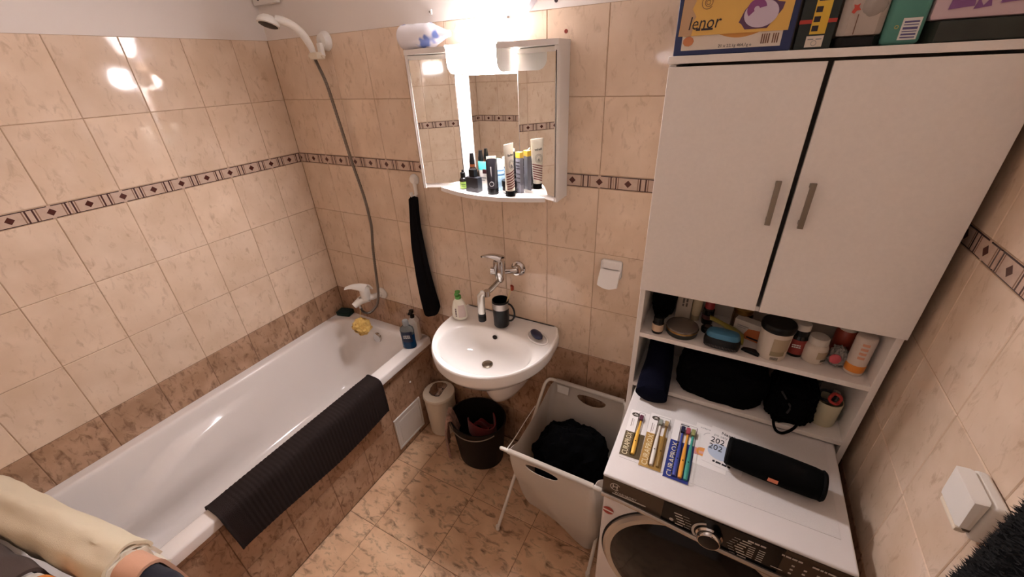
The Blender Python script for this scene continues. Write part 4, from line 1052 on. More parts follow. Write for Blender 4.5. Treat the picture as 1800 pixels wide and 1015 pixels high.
m = Mb(); m.box((.004,-.0168,.006),(.040,-.0160,.012)); m.build('dark_stripe', INK, t, local=True)
m = Mb(); m.box((-.030,-.0166,.040),(.004,-.0160,.043)); m.box((-.030,-.0166,.034),(-.004,-.0160,.036)); m.build('text_lines', mat('grey_ink'), t, local=True)
t = thing('glass_jar', 'small glass jar with gold lid behind the medicine box', 'jar', (2.128,-.058,S1))
m = Mb(); m.lathe([(0,0),(.028,0),(.030,.004),(.030,.055),(.026,.064),(0,.064)], 36); m.build('jar_body', mat('amber_glass', (90,66,46), .1, trans=.3), t, local=True)
m = Mb(); m.lathe([(.029,.062),(.029,.076),(.026,.079),(0,.079)], 36); m.build('lid', GOLDLID, t, local=True)
t = thing('powder_tub', 'big white tub with black lid in the middle of the open shelf', 'tub', (2.214,-.176,S1))
m = Mb(); m.lathe([(0,0),(.036,0),(.038,.004),(.0415,.098),(0,.098)], 48); m.build('tub_body', mat('pale_tub', (214,200,184), .5), t, local=True)
m = Mb(); m.lathe([(.044,.096),(.045,.100),(.045,.113),(.042,.117),(0,.117)], 48); m.build('lid', BLACK, t, local=True)
def wrap(mb, r0, r1, z0, z1, a0, a1, off=.0004, n=14):
    t_ = bmesh.new(); A = []
    for i in range(n+1):
        a = a0+(a1-a0)*i/n; A.append((t_.verts.new(((r0+off)*math.cos(a),(r0+off)*math.sin(a),z0)), t_.verts.new(((r1+off)*math.cos(a),(r1+off)*math.sin(a),z1))))
    for p, q in zip(A, A[1:]): t_.faces.new((p[0],q[0],q[1],p[1]))
    return mb._add(t_)
m = Mb(); wrap(m, .0392, .0405, .036, .080, -1.75, -.55); m.build('print_field', mat('tan_print', (176,156,128), .6), t, local=True)
m = Mb(); wrap(m, .0386, .0392, .020, .036, -1.75, -.75); m.build('table_field', mat('olive_print', (150,134,104), .6), t, local=True)
m = Mb()
for k in range(9): wrap(m, .0384, .0386, .006, .016, -1.65+.06*k, -1.65+.06*k+.03, .0008, 2)
m.build('barcode', INK, t, local=True)
t = bottle('vitamin_bottle', 'dark bottle with red label and white cap behind the white jar', 'bottle', (2.277,-.140,S1), [(0,0),(.022,0),(.024,.003),(.024,.062),(.019,.072),(.017,.074),(0,.074)], [(.021,.090),(.021,.106),(.019,.109),(0,.109)], mat('dark_glass'), mat('white_cap', (214,204,192), .45))
m = Mb(); m.lathe([(.0215,.072),(.0215,.090),(0,.090)], 32); m.build('black_collar', BLACK, t, local=True)
m = Mb(); m.lathe([(.0242,.010),(.0245,.012),(.0245,.058),(.0242,.060)], 32, cap=False); m.build('red_label', mat('red_label', (142,50,44), .5), t, local=True)
m = Mb(); wrap(m, .0246, .0246, .012, .058, -.7, .4, .0003); m.build('white_field', mat('pale_field', (200,186,170), .6), t, local=True)
scribble(t, wm(t) @ T(-.004,-.0252,.040) @ RX(PI/2), .022, .014, 2, mat('print_white'))
t = bottle('white_jar', 'round white plastic jar with ribbed lid on the open shelf', 'jar', (2.322,-.150,S1), [(0,0),(.027,0),(.030,.004),(.030,.048),(.027,.058),(.022,.062),(0,.062)], [(.0245,.060),(.025,.062),(.025,.078),(.023,.081),(0,.081)], mat('pale_tub'), mat('white_cap'))
m = Mb(); wrap(m, .0302, .0302, .020, .044, -1.5, -.4); m.build('print_field', mat('tan_print'), t, local=True)
m = Mb(); wrap(m, .0302, .0302, .010, .018, -1.1, -.45); m.build('dark_print', mat('olive_dark', (96,88,72), .6), t, local=True)
m = Mb(); m.blob((2.378,-.150,1.118),(.022,.026,.030), .25, 3, 4, 31, flatz=-.0292); 
single(m, 'plastic_bag', mat('milky_plastic', (190,184,178), .2, trans=.5, ior=1.15), 'crumpled clear plastic bag next to the orange spray bottle', 'bag', loc=(2.378,-.150,S1))
m = Mb(); m.blob((2.366,-.178,1.122),(.014,.006,.016), .1, 2, 3, 33); single(m, 'pink_sachet', mat('pink_sachet', (196,84,92), .4), 'pink sachet against the crumpled clear plastic bag', 'sachet', loc=(2.366,-.178,1.106))
t = bottle('red_bottle', 'red bottle with white cap half behind the orange-white bottle', 'bottle', (2.394,-.085,S1), [(0,0),(.024,0),(.026,.004),(.026,.078),(.020,.088),(0,.088)], [(.021,.086),(.021,.108),(.019,.111),(0,.111)], mat('orange_red', (162,66,46), .35), mat('white_cap'))
t = thing('spray_bottle', 'tall white bottle with orange band at right end of the open shelf', 'bottle', (2.416,-.168,S1))
m = Mb(); m.lathe([(0,0),(.020,0),(.0225,.003),(.0235,.05),(.0240,.115),(.0225,.121),(.020,.123),(0,.124)], 40); m.build('bottle_body', mat('white_pink_plastic', (226,208,194), .35), t, local=True)
m = Mb(); m.lathe([(.0228,.010),(.0236,.012),(.0240,.032),(.0236,.034)], 40, cap=False); m.build('orange_band', mat('orange_band', (228,140,52), .4), t, local=True)
m = Mb()
for k in range(4): wrap(m, .0241, .0243, .058+.014*k, .066+.014*k, -2.0, -1.35, .0003, 6)
m.build('orange_print', mat('peach_print', (224,160,128), .5), t, local=True)

# ------------------------------------------------------------------ lower open shelf (top at .873)
S2 = .8735
def pouch(u, v):
    a = 2*PI*u
    y = -.06-.215*v; k = 1
    rx = .040+.012*v; rz = .085-.050*v
    z0 = .965-.045*v-.035*sstep(.75,1,v)
    return (1.898+.014*v+rx*math.cos(a)*(1+.08*math.sin(3*a+4*v)), y - .0*v, max(z0+rz*math.sin(a)*(1+.06*math.sin(2*a)), S2+.001 if y > -.228 else .80))
rings = []
for j in range(30):
    v = j/29; rings.append([pouch(i/48, v) for i in range(48)])
end = rings[-1]; cxm = sum(p[0] for p in end)/48; czm = sum(p[2] for p in end)/48
for f in (.7,.4,.1): rings.append([(cxm+(p[0]-cxm)*f, p[1]-.014*(1-f), czm+(p[2]-czm)*f) for p in end])
m = Mb(); m.loft(rings); single(m, 'navy_pouch', NAVY, 'dark navy soft case hanging forward over the lower shelf edge', 'case', loc=(1.91,-.15,S2))
m = Mb(); m.blob((2.108,-.130,.945),(.134,.094,.098), .10, 1.6, 5, 41, flatz=-.071, power=.62); single(m, 'toiletry_bag', BLACKF, 'large black toiletry bag filling the lower open shelf', 'bag', loc=(2.108,-.13,S2))
t = thing('drawstring_bag', 'smaller black bag with a strap loop right of the large bag', 'bag', (2.308,-.14,S2))
m = Mb(); m.blob((2.310,-.145,.930),(.064,.082,.078), .16, 2.2, 5, 44, flatz=-.056, power=.7); m.build('bag_body', BLACKF, t)
m = Mb(); m.tube(catmull([(2.268,-.222,.90),(2.272,-.236,.879),(2.282,-.243,.862),(2.297,-.245,.858),(2.312,-.242,.868),(2.326,-.232,.882),(2.334,-.222,.90)], 6), .0042, 8, flat=.5); m.build('strap_loop', BLACKF, t)
m = Mb(); m.tube(catmull([(2.270,-.205,.985),(2.285,-.222,.972),(2.300,-.224,.948),(2.296,-.226,.925)], 6), .003, 6); m.build('seam', mat('dark_grey_fabric', (40,38,38), .9), t)
t = thing('shelf_mug', 'cream mug full of hair ties at right end of the lower shelf', 'mug', (2.402,-.150,S2), 0)
mug(t, .088, .034, .036, mat('cream_ceramic', (206,196,164), .25))
m = Mb(); m.tube([Vector((-.034-.020*math.sin(a), -.012*math.sin(a), .044+.026*math.cos(a))) for a in [PI*i/14 for i in range(15)]], .0048, 10); m.build('handle', mat('cream_ceramic'), t, local=True)
for k, (dx, dy, dz, r, col, lb) in enumerate(((-.010,.004,.094,.018,(30,26,28),'black hair tie in the cream mug'), (.010,-.008,.098,.015,(196,64,56),'red hair tie on top of the cream mug'), (.012,.010,.096,.014,(150,140,134),'grey shiny hair clip in the cream mug'))):
    t2 = Mb(); Mk = T(2.402+dx,-.150+dy,S2+dz) @ RX(.5+.4*k) @ RY(.3*k)
    t2.tube([Mk @ Vector((r*math.cos(a), r*math.sin(a), .003*math.sin(3*a))) for a in [2*PI*i/28 for i in range(28)]], .0045, 8, closed=True)
    single(t2, 'hair_tie', mat('hair_tie_%d' % k, col, .5 if k < 2 else .2, metal=.6 if k == 2 else 0), lb, 'hair tie', loc=(2.402+dx,-.150+dy,S2+dz-.01))
t = thing('small_glass', 'clear drinking glass with dark things behind the black strap bag', 'glass', (2.366,-.060,S2))
m = Mb(); m.lathe([(0,.0),(.024,.0),(.030,.095),(.0285,.095),(.0225,.006),(0,.006)], 36); m.build('glass_wall', GLASSC, t, local=True)
m = Mb(); m.blob((0,0,.045),(.019,.019,.036), .2, 3, 3, 51); m.build('dark_content', BLACKM, t, local=True)

# ------------------------------------------------------------------ on top of the tall cabinet (top at 1.8895)
S3 = 1.8897
t = thing('detergent_box', 'navy and yellow detergent box on top of the tall cabinet', 'box', (1.945,-.170,S3))
NB = mat('navy_box', (34,46,92), .4); YEL = mat('yellow_box', (226,180,92), .45); WB = mat('white_panel_print', (222,208,192), .5)
x0, x1, yf = 1.827, 2.063, -.226
m = Mb(); m.box((x0,yf,S3),(x1,-.110,S3+.150),.0015,1); m.build('carton', NB, t)
m = Mb(); m.box((x0+.016,yf-.0006,S3+.010),(x1-.020,yf,S3+.046)); m.build('white_panel', WB, t)
m = Mb(); m.prism([(x0+.007,S3+.039),(x1-.012,S3+.038),(x1-.010,S3+.146),(x0+.012,S3+.146)], yf-.0030, yf-.0008, M=Mx); m.build('lid_flap', YEL, t)
m = Mb(); m.prism([(x0+.075,S3+.046),(x1-.045,S3+.046)]+[(x1-.045-(x1-x0-.12)*i/16, S3+.046-.016*math.sin(PI*i/16)) for i in range(1, 16)], yf-.0010, yf-.0004, M=Mx); m.build('orange_curve', mat('orange_box_print', (206,144,70), .5), t)
m = Mb(); m.prism([(x0+.008,S3+.0395),(x0+.034,S3+.0395),(x0+.036,S3+.05),(x0+.030,S3+.06),(x0+.040,S3+.075),(x0+.030,S3+.09),(x0+.036,S3+.105),(x0+.018,S3+.125),(x0+.012,S3+.140)], yf-.0034, yf-.0030, M=Mx); m.build('brown_cloth_print', mat('tan_cloth_print', (196,160,124), .5), t)
m = Mb(); m.lathe([(.010,0),(.010,.0004),(0,.0004)], 9, frame((x0+.030,yf-.0010,S3+.028), (1,0,0), (0,0,1)), sx=1.2); m.lathe([(.010,0),(.010,.0004),(0,.0004)], 9, frame((x0+.022,yf-.0034,S3+.128), (1,0,0), (0,0,1)), sx=1.0); m.build('flower_print', mat('flower_orange', (206,130,84), .5), t)
text(t, 'lenor', frame((x0+.058,yf-.0034,S3+.062), (1,.0,.02), (0,0,1)), .036, mat('dark_print', (38,30,40), .5), shear=.18, xs=.86)
m = Mb(); Mf = frame((x0+.060,yf-.0034,S3+.100), (1,0,0), (0,0,1)); ring(m, (0,0), .0115, .0012, .0004, Mf, .3, 5.6); ring(m, (.002,0), .007, .0012, .0004, Mf, 2.4, 7.8); ring(m, (.001,.0), .0035, .001, .0004, Mf, .0, 6.2); m.build('swirl_mark', mat('brown_print', (120,84,60), .5), t)
m = Mb(); m.box((x0+.043,yf-.0036,S3+.048),(x0+.052,yf-.0030,S3+.053)); m.box((x0+.054,yf-.0036,S3+.048),(x0+.078,yf-.0030,S3+.052)); m.build('small_print', mat('dark_print'), t)
pc = (x0+.168, S3+.074)
m = Mb(); m.prism([(pc[0]-.040,pc[1]-.016),(pc[0]-.034,pc[1]-.020),(pc[0]-.026,pc[1]-.030),(pc[0]+.016,pc[1]-.030),(pc[0]+.038,pc[1]+.002),(pc[0]+.040,pc[1]+.014),(pc[0]+.028,pc[1]+.016),(pc[0]+.010,pc[1]+.026),(pc[0]-.014,pc[1]+.026),(pc[0]-.032,pc[1]+.006)], yf-.0034, yf-.0030, M=Mx); m.build('pod_shadow_print', mat('plum_print', (96,62,92), .5), t)
m = Mb(); m.lathe([(.029,0),(.029,.0004),(0,.0004)], 36, frame((pc[0],yf-.0034,pc[1]-.003), (1,0,0), (0,0,1)), sx=1.1, sy=.86); m.build('pod_print', mat('lilac_print', (206,190,206), .5), t)
m = Mb(); ring(m, (pc[0]-.010,pc[1]+.006), .005, .013, .0004, frame((0,yf-.0038,0), (1,0,0), (0,0,1)), .2, 3.9, 24); m.build('pod_swirl', mat('purple_print', (138,72,128), .5), t)
m = Mb(); m.lathe([(.021,0),(.021,.0004),(0,.0004)], 30, frame((x0+.130,yf-.0034,S3+.122), (1,0,0), (0,0,1)), sy=.95); m.build('round_badge', mat('navy_print', (40,38,66), .5), t)
m = Mb(); m.lathe([(.012,0),(.012,.0004),(0,.0004)], 30, frame((x0+.130,yf-.0038,S3+.122), (1,0,0), (0,0,1)), sx=.8, sy=1.1); m.build('badge_field', WB, t)
m = Mb()
for k in range(8):
    if k in (4,): continue
    m.box((x0+.178+.0042*k,yf-.0012,S3+.016),(x0+.178+.0042*k+.0024,yf-.0006,S3+.034))
m.build('barcode', mat('brown_print'), t)
text(t, '21 x 22,1g 464,1g e', frame((x0+.128,yf-.0010,S3+.0155), (1,0,0), (0,0,1)), .0085, mat('dark_print'))
t = thing('tall_dark_box', 'dark green carton with yellow side strip beside the detergent box', 'box', (2.105,-.155,S3))
yb = -.222
m = Mb(); m.box((2.069,yb,S3),(2.133,-.095,S3+.185),.001,1); m.build('carton', mat('dark_green_box', (22,32,28), .4), t)
m = Mb(); m.box((2.069,yb-.0004,S3+.046),(2.133,yb,S3+.053)); m.build('red_stripe', mat('red_stripe', (180,58,46), .5), t)
m = Mb(); m.box((2.091,yb-.0008,S3+.027),(2.118,yb-.0003,S3+.150),.0002,1); m.build('yellow_strip', mat('yellow_strip', (220,180,60), .5), t)
m = Mb(); m.box((2.088,yb-.0008,S3+.004),(2.118,yb-.0003,S3+.024),.0002,1); m.build('white_field', WB, t)
m = Mb()
for z in (.032,.048,.065): m.box((2.093,yb-.0012,S3+z),(2.104,yb-.0007,S3+z+.010))
m.box((2.094,yb-.0012,S3+.084),(2.112,yb-.0007,S3+.088)); m.build('pictograms', mat('dark_print'), t)
m = Mb(); ring(m, (2.103,S3+.011), .004, .001, .0004, frame((0,yb-.0008,0), (1,0,0), (0,0,1))); m.box((2.091,yb-.0012,S3+.017),(2.101,yb-.0007,S3+.019)); m.box((2.105,yb-.0012,S3+.017),(2.115,yb-.0007,S3+.019)); m.build('recycling_print', mat('grey_ink'), t)
MILK = mat('milky_clear', (214,204,196), .15, trans=.55, ior=1.15)
t = thing('clear_pack', 'milky clear plastic pack with a black tray and small red mark', 'pack', (2.177,-.150,S3))
m = Mb(); m.prism([(2.137,-.215),(2.150,-.228),(2.200,-.228),(2.212,-.215),(2.212,-.08),(2.137,-.08)], S3, S3+.018, bev=.003); m.build('black_tray', BLACK, t)
m = Mb(); m.prism([(2.138,-.214),(2.151,-.226),(2.199,-.226),(2.211,-.214),(2.211,-.085),(2.138,-.085)], S3+.019, S3+.160, bev=.006); m.build('clear_cover', mat('milky_cover', (206,192,180), .3, trans=.25, ior=1.2), t)
m = Mb(); m.prism([(2.152,S3+.060),(2.157,S3+.057),(2.160,S3+.062),(2.166,S3+.063),(2.162,S3+.068),(2.163,S3+.074),(2.158,S3+.071),(2.153,S3+.073),(2.155,S3+.067)], -.2270, -.2262, M=Mx); m.build('red_mark', mat('red_mark', (190,70,52), .5), t)
m = Mb(); m.box((2.164,-.2268,S3+.022),(2.1655,-.2260,S3+.056)); m.build('brown_line', mat('brown_print'), t)
m = Mb(); m.blob((2.186,-.222,S3+.070),(.020,.009,.022), .1, 2, 3, 61); m.build('bulge', MILK, t)
t = thing('teal_bottle', 'teal translucent bottle with barcode sticker on the tall cabinet', 'bottle', (2.244,-.185,S3))
m = Mb(); m.box((2.213,-.222,S3),(2.273,-.150,S3+.150),.008,3); m.build('bottle_body', mat('teal_plastic', (116,180,166), .2, trans=.45, ior=1.2), t)
m = Mb(); m.lathe([(.016,0),(.016,.025),(.014,.028),(0,.028)], 24, T(2.243,-.186,S3+.150)); m.build('cap', WHITE, t)
m = Mb(); m.box((2.238,-.2228,S3+.008),(2.266,-.2222,S3+.044),.0002,1); m.build('sticker', mat('print_white'), t)
m = Mb()
for z, h in ((.011,.002),(.0155,.003),(.021,.0015),(.025,.004),(.032,.0015),(.036,.003)): m.box((2.241,-.2233,S3+z),(2.263,-.2228,S3+z+h))
m.build('barcode', mat('violet_print', (92,84,128), .5), t)
m = Mb(); ring(m, (2.231,S3+.030), .002, .0012, .0004, frame((0,-.2224,0), (1,0,0), (0,0,1)), n=16); m.build('gold_mark', mat('gold_mark', (190,170,90), .5), t)
t = thing('purple_pack', 'purple and white pack on a dark tray at right of the cabinet top', 'pack', (2.36,-.150,S3))
m = Mb(); m.prism([(2.278,-.208),(2.292,-.226),(2.455,-.226),(2.455,-.08),(2.278,-.08)], S3, S3+.036, bev=.004); m.build('dark_tray', mat('dark_green_tray', (38,42,36), .35, mott=.5, mscale=16), t)
m = Mb(); m.prism([(2.276,-.224),(2.455,-.232),(2.455,-.085),(2.276,-.085)], S3+.0365, S3+.120, bev=.006); m.build('pack_body', mat('pale_lilac_pack', (206,180,184), .25), t)
m = Mb()
for i, (xa, xb, za, zb) in enumerate(((2.296,2.330,.052,.085),(2.330,2.352,.050,.066),(2.362,2.402,.056,.110),(2.408,2.446,.060,.110))):
    yy = -.2240-.008*(xa-2.276)/.179
    m.prism([(xa,S3+za),(xb,S3+za+.003),(xb-.004,S3+zb),((xa+xb)/2,S3+zb-.012),(xa+.003,S3+zb)], yy-.0024, yy+.0006, M=Mx)
m.build('purple_print_field', mat('purple_print2', (130,84,136), .4), t)

# ------------------------------------------------------------------ on the mirror cabinet's shelf (top at 1.468)
S4 = 1.4682
t = bottle('beard_oil_bottle', 'small dark bottle with green label at left of the mirror shelf', 'bottle', (1.080,-.083,S4), [(0,0),(.0135,0),(.0150,.002),(.0150,.036),(.012,.043),(.008,.046),(0,.046)], [(.0095,.044),(.0095,.064),(.005,.066),(.004,.074),(0,.076)], mat('dark_glass'), BLACK)
m = Mb(); wrap(m, .0152, .0152, .005, .031, -2.3, -.2, .0003); m.build('green_label', mat('green_label', (132,160,72), .5), t, local=True)
m = Mb(); wrap(m, .0152, .0152, .012, .014, -1.6, -.6, .0006); wrap(m, .0152, .0152, .019, .022, -1.6, -.5, .0006); m.build('label_print', mat('dark_green_print', (60,84,34), .5), t, local=True)
t = thing('perfume_box', 'matt black square perfume bottle with black cap on the mirror shelf', 'perfume', (1.139,-.098,S4), -.12)
m = Mb(); m.box((-.030,-.014,0),(.030,.014,.056),.003); m.build('flacon', mat('matt_black_glass', (26,25,30), .4), t, local=True)
m = Mb(); m.prism([(-.030,0),(.030,0),(.030,.020),(.012,.014),(-.006,.018),(-.030,.010)], .0141, .0145, M=RX(PI/2)); m.build('grey_wave_patch', mat('dark_grey_patch', (62,60,66), .4), t, local=True)  # dark grey patch with a wavy top edge, low on the flacon
m = Mb(); m.box((-.013,-.011,.056),(.013,.011,.084),.0015); m.build('cap', BLACK, t, local=True)
for i, (x, y, lb, hh) in enumerate(((1.106,-.050,'front black pump bottle behind the perfume bottle',.132),(1.140,-.038,'rear black pump bottle close to the mirror behind the teal tube',.142))):
    t = bottle('pump_bottle', lb, 'bottle', (x,y,S4), [(0,0),(.0125,0),(.014,.003),(.014,hh-.058),(.010,hh-.050),(0,hh-.050)], [(.0095,hh-.050),(.0105,hh-.030),(.008,hh-.012),(.0065,hh),(0,hh)], mat('dark_amber', (40,26,20), .2), BLACK, group=None)
    m = Mb(); m.lathe([(.0108,hh-.050),(.0108,hh-.040)], 24, cap=False); m.build('copper_collar', mat('copper', (170,100,60), .3, metal=.8), t, local=True)
t = thing('teal_white_tube', 'white cream tube with teal top standing behind the perfume bottle', 'tube', (1.166,-.056,S4))
m = Mb(); m.loft([squash(.017,.012,.0,40,.8), squash(.020,.013,.02,40,.8), squash(.027,.010,.075,40,.8)]); m.build('tube_body', WHITE, t, local=True)
m = Mb(); m.loft([squash(.0275,.010,.075,40,.8), squash(.0280,.007,.096,40,.8), squash(.0285,.003,.104,40,.8)]); m.build('teal_end', mat('teal_print', (72,178,170), .4), t, local=True)
m = Mb(); m.box((-.012,-.0135,.045),(.012,-.0125,.050)); m.box((-.010,-.0135,.036),(.006,-.0125,.038)); m.build('print_lines', mat('grey_ink'), t, local=True)
m = Mb(); m.box((-.0,-.018,.064),(.030,-.012,.080),.001); m.build('dark_pump_tab', mat('dark_red_pump', (70,36,38), .4), t, local=True)
def sqtube(name, label, loc, rz, h, wcap, hcap, wtop, mb_, mc_, tilt=0):
    t = thing(name, label, 'tube', loc, rz)
    a = Mb(); a.lathe([(wcap,.0),(wcap,hcap-.001),(wcap-.001,hcap),(0,hcap)], 32); a.build('cap', mc_, t, local=True)
    a = Mb(); rr = []
    for k in range(12):
        f = k/11; rx = wcap*.96+(wtop-wcap*.96)*f; ry = wcap*.96*(1-f)**.8+.0012
        rr.append([(rx*math.cos(2*PI*i/40), ry*math.sin(2*PI*i/40)*1.0, hcap+.0003+(h-hcap)*f) for i in range(40)])
    a.loft(rr); a.build('tube_body', mb_, t, local=True)
    return t
t = sqtube('black_silver_tube', 'black and silver tube standing on its black cap in shelf middle', (1.224,-.100,S4), .55, .128, .0215, .022, .021, mat('dark_tube', (34,32,38), .3), BLACK)
m = Mb(); wrap(m, .019, .0085, .024, .10, -2.5, -1.7, .0016); m.build('silver_print', mat('silver_print', (176,174,176), .35), t, local=True)
m = Mb(); ring(m, (0,0), .007, .002, .0006, T(-.004,-.0205,.040) @ RX(PI/2)); m.build('swirl_print', mat('silver_print'), t, local=True)
m = Mb(); m.box((-.018,-.0012,.120),(.018,.0012,.136)); m.build('white_crimp', WHITE, t, local=True)
t = bottle('blue_white_bottle', 'pale blue bottle with white cap near the centre mirror', 'bottle', (1.226,-.047,S4), [(0,0),(.016,0),(.0175,.003),(.0175,.078),(.016,.080),(0,.080)], [(.0165,.080),(.0165,.112),(.015,.114),(0,.114)], mat('pale_blue_plastic', (160,190,214), .35), WHITE)
m = Mb(); m.lathe([(.0178,.058),(.0178,.064)], 32, cap=False); m.lathe([(.0178,.074),(.0178,.079)], 32, cap=False); m.build('blue_band', mat('blue_band', (92,134,178), .4), t, local=True)
t = thing('styling_jar', 'low round black jar behind the striped tube on the mirror shelf', 'jar', (1.276,-.064,S4))
m = Mb(); m.lathe([(0,0),(.026,0),(.028,.003),(.028,.026),(0,.026)], 40); m.build('jar_body', mat('dark_clear_jar', (44,40,42), .12), t, local=True)
m = Mb(); m.lathe([(.0295,.026),(.0295,.044),(.0275,.047),(0,.047)], 40); m.build('lid', BLACK, t, local=True)
m = Mb(); wrap(m, .0282, .0282, .004, .012, -2.4, -.6, .0004); m.build('pale_band', mat('pale_band', (176,170,166), .4), t, local=True)
t = sqtube('striped_tube', 'white tube with dark red diagonal stripes standing on its black cap', (1.300,-.104,S4), 1.42, .182, .0175, .020, .0285, mat('cream_tube2', (232,222,206), .4), BLACKM)
def onface(t, px, pz, h=.182, hc=.020, wc=.0175):   # front face point of a squeezed tube
    f = max(0, (pz-hc)/(h-hc)); return -(wc*.96*(1-f)**.8+.0012)
m = Mb()
for k in range(7):
    z0 = .026+.0088*k
    def st(u, v, z0=z0):
        f = max(0, (z0-.020)/.162); rx = (.0168+(.0285-.0168)*f)*1.012; a = -PI*.97+u*PI*.94
        z = z0+.004*v+ .013*(math.cos(a)*.5+.5); f2 = (z-.020)/.162; rx = (.0168+(.0285-.0168)*f2)*1.02; ry = (.0168*(1-f2)**.8+.0012)*1.03
        return (rx*math.cos(a), ry*math.sin(a)-.0002, z)
    m.sheet(st, 16, 1, .0003)
m.build('red_stripes', mat('dark_red_print', (122,48,50), .5), t, local=True)
ft = wm(t)
def tilted(px, z): 
    y = onface(t, px, z)-.0008; y2 = onface(t, px, z+.02)-.0008
    return frame(ft @ Vector((px, y, z)), ft.to_3x3() @ Vector((1,0,0)), ft.to_3x3() @ Vector((0, y2-y, .02)))
m = Mb(); Mt = ft.inverted() @ tilted(0,.113); ring(m, (0,0), .0150, .0008, .0005, Mt, n=36); ring(m, (0,0), .0105, .0008, .0005, Mt, n=30); m.build('round_emblem', mat('dark_print'), t, local=True)
text(t, 'B', tilted(0,.106), .016, mat('dark_print'))
text(t, 'Barber', tilted(0,.145), .0115, INK)
t = thing('yellow_dark_carton', 'grey carton with yellow top standing in the corner of the mirrors', 'box', (1.318,-.058,S4), -.3)
m = Mb(); m.box((-.011,-.009,0),(.011,.009,.128),.001); m.build('carton', mat('grey_carton', (120,118,126), .5), t, local=True)
m = Mb(); m.box((-.0114,-.0094,.128),(.0114,.0094,.148),.001); m.build('yellow_top', mat('yellow_print', (226,182,62), .5), t, local=True)
m = Mb()
for z in (.04,.055,.07,.09,.10,.112): m.box((-.009,-.0096,z),(.009,-.0090,z+.003))
m.build('text_lines', mat('dark_print'), t, local=True)
# cotton wool roll on the mirror cabinet
def roll(u, v):
    pass
t = thing('cotton_roll', 'plastic wrapped white cotton roll lying on the mirror cabinet', 'cotton roll', (.955,-.055,1.9525))
RW = NT('printed_film'); tcn = RW.n('ShaderNodeTexCoord'); nz = RW.n('ShaderNodeTexNoise'); nz.inputs['Scale'].default_value = 13; RW.l(tcn.outputs['Object'], nz.inputs[0])
RW.l(RW.mix(RW.ramp(nz.outputs[0], .56, .60), rgb((236,232,236)), rgb((120,140,206))), RW.b.inputs['Base Color']); RW.b.inputs['Roughness'].default_value = .2
prof = [(0,-.100),(.030,-.1005),(.036,-.098),(.0395,-.090)]+[(.0395-.0003*k+.0010*math.sin(k*1.9), -.085+.017*k) for k in range(8)]+[(.030,.050),(.020,.075),(.012,.095),(.010,.108),(0,.110)]
m = Mb(); m.lathe(prof, 36, T(0,0,.0402) @ RY(PI/2)); m.build('wrapped_roll', RW.m, t, local=True)
m = Mb(); m.lathe([(0,.0),(.030,.0),(.031,.002),(0,.003)], 32, T(-.1035,0,.0402) @ RY(PI/2)); m.build('end_film', mat('grey_film', (206,200,200), .25), t, local=True)

# ------------------------------------------------------------------ right wall: covered socket and black fluffy robe
t = thing('wall_socket', 'white wall socket with hinged splash cover on the right wall', 'socket', (2.489,-.672,1.17))
m = Mb(); m.box((2.466,-.712,1.168),(2.4895,-.628,1.252),.008,4); m.build('back_box', WHITE, t)
m = Mb(); m.prism([(2.444,1.252),(2.466,1.254),(2.466,1.186),(2.448,1.186)], -.711, -.629, M=Mx, bev=.009); m.build('hinged_cover', WHITE, t)
m = Mb(); m.box((2.450,-.703,1.170),(2.466,-.637,1.181),.004); m.build('drip_lip', CREAM, t)
m = Mb(); m.box((2.458,-.706,1.181),(2.466,-.634,1.187)); m.build('slot', mat('slot_grey', (90,76,64), .7), t)
rb = thing('fluffy_towel', 'black fluffy towel hanging on the right wall beside the white socket', 'towel', (2.43,-1.06,.75))
def robe(u, v):
    a = 2*PI*u; z = 1.62-.90*v
    wd = .20+.02*v; th = .042
    return Vector((2.436-th*math.sin(a)*(1+.15*math.sin(7*a+3*v)), -1.000+wd*math.cos(a)+.05*(v-.38)+.006*math.sin(v*9), z))
m = Mb(); rr = [[robe(i/80, j/40) for i in range(80)] for j in range(41)]; m.loft(rr); m.build('towel_body', BLACKF, rb)
m = Mb(); bmf = m.bm
for k in range(26000):
    u = random.random(); v = random.random()
    p = robe(u, v); c = Vector((2.44,-1.000+.05*(v-.38),p.z)); d = (p-c); d.z = 0; d.x *= 4; d.normalize()
    if p.x > 2.45: continue
    d = (d + Vector((random.gauss(0,.45), random.gauss(0,.45), random.gauss(-.25,.4)))).normalized()
    L = random.uniform(.006,.012); s = d.orthogonal().normalized()*.0011
    a = bmf.verts.new(p-s); b = bmf.verts.new(p+s); c = bmf.verts.new(p+d*L); bmf.faces.new((a,b,c))
o = m.build('pile', mat('black_pile', (20,18,18), .95), rb, smooth=False); o['kind'] = 'stuff'

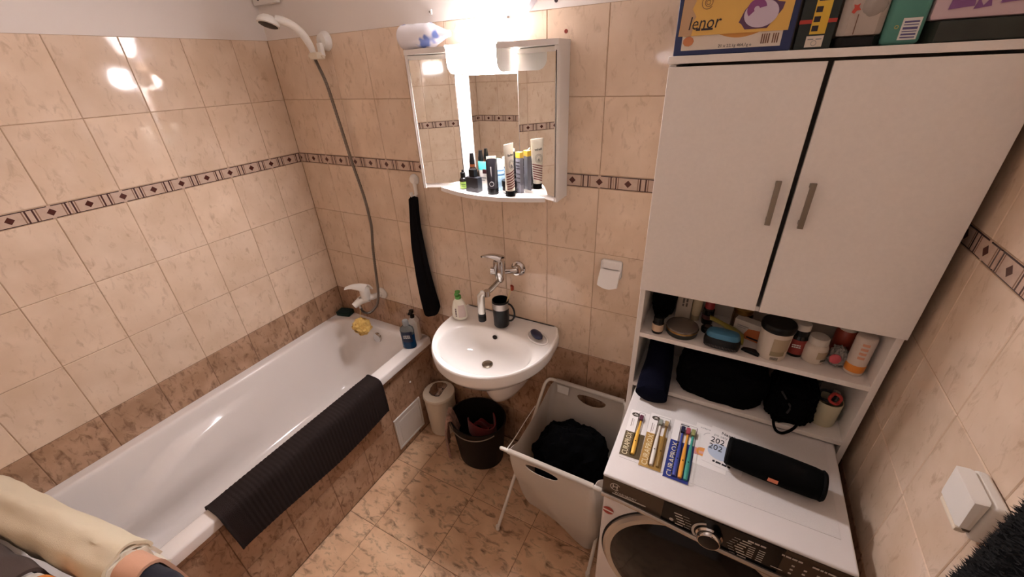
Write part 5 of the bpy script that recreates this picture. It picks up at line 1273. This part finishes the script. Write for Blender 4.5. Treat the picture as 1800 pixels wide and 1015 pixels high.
# ------------------------------------------------------------------ towels on the rack at the foot end of the bath
rk = thing('towel_rack', 'two-bar towel rack at the foot end of the bathtub under the towels', 'towel rack', (.98,-1.33,0))
BZ = .700
RA = (Vector((.0,-1.500,BZ)), Vector((.985,-1.332,BZ))); RB = (Vector((.0,-1.632,BZ)), Vector((.985,-1.462,BZ)))
for A_, B_ in (RA, RB):
    m = Mb(); m.cyl(A_, B_, .010, 14); m.build('bar', TUBE, rk)
    m = Mb(); m.cyl((B_.x,B_.y,.0),(B_.x,B_.y,BZ+.010),.011,14); m.build('post', TUBE, rk)
def drape(bar, s0, s1, off, fl_front, fl_back, seed, wav=.006, lean=.0, nu=60, nv=46, th=.008, sag=0, fold=0):
    A, B = bar; d = (B-A).normalized(); n = Vector((-d.y, d.x, 0))      # n points to the tub side (+y)
    def f(u, v):
        s = s0+(s1-s0)*u; p = A+(B-A)*s; r = .0105+off
        La = fl_back; Lb = PI*r; Lc = fl_front; q = v*(La+Lb+Lc)
        if q < La: x = -r; z = -(La-q)
        elif q < La+Lb:
            a = PI-(q-La)/r; rr = r*(1+fold*math.sin(a)*(.5+.5*math.sin(5.5*a+1.5*noise.noise(Vector((u*4, 0, seed)))+.8*u))); x = rr*math.cos(a); z = rr*math.sin(a)
        else: x = r+lean*(q-La-Lb); z = -(q-La-Lb)
        nn = noise.noise(Vector((u*5*(s1-s0)*3+seed, v*5, seed*2.3)))
        w_ = wav*nn + wav*.6*math.sin(v*26+seed+u*2+2*nn)*0+ wav*.3*math.sin(v*22+seed+u*2)
        k = sstep(0,.04,abs(z)) if q > La+Lb or q < La else 0
        return p + n*(x+(w_*(1 if x > 0 else -1))) + Vector((0,0,z+w_*.5+sag*math.sin(u*PI)))
    m = Mb(); m.sheet(f, nu, nv, th); return m
TERRY = dict(rough=.98, sheen=.15, bump=.6, bscale=700)
m = drape(RA, .01, .745, .034, .10, .10, 3, .012, .22, 90, 110, .012, fold=.28)
t = thing('cream_bathrobe', 'cream bathrobe folded over the front bar by the tub', 'bathrobe', (.35,-1.44,.60)); m.build('robe_body', mat('cream_terry', (238,228,208), **TERRY), t)
m = drape(RA, .01, .740, .046, .05, .0, 6, .005, .25, 70, 26, .009); m.build('collar', mat('cream_terry'), t)
m = drape(RA, .01, .742, .052, .0, .04, 14, .005, .0, 70, 34, .008, fold=.16); m.build('belt', mat('pale_cream_terry', (238,224,194), **TERRY), t)
m = drape(RA, .735, .825, .032, .32, .28, 5, .005, .12, 24, 50, .009); single(m, 'peach_towel', mat('peach_terry', (222,170,140), **TERRY), 'peach towel between the cream robe and the navy towel', 'towel', loc=(.74,-1.38,.43))
m = drape(RA, .748, .985, .018, .34, .25, 7, .009, .08, 50, 60, .010); single(m, 'navy_towel', mat('navy_terry', (24,26,40), **TERRY), 'dark navy fluffy towel at the end of the front bar', 'towel', loc=(.86,-1.34,.41))
for i, (s0, s1, off, nm, col, lb) in enumerate(((.02,.545,.040,'brown_towel',(74,58,52),'dark brown towel on the rear bar at the left'), (.545,.585,.026,'white_towel',(226,216,204),'narrow white towel on the rear bar beside the orange one'),
        (.585,.690,.034,'orange_towel',(222,130,40),'orange towel on the rear bar beside the brown one'), (.690,.800,.028,'olive_towel',(150,132,98),'olive beige towel on the rear bar right of the orange one'), (.800,.985,.020,'beige_towel',(214,190,154),'beige towel at the end of the rear bar'))):
    m = drape(RB, s0, s1, off, .11, .11, 11+i, .007, .03, 30, 46, .010); p = RB[0]+(RB[1]-RB[0])*((s0+s1)/2)
    single(m, nm, mat(nm+'_terry', col, **TERRY), lb, 'towel', loc=(p.x, p.y, .60))
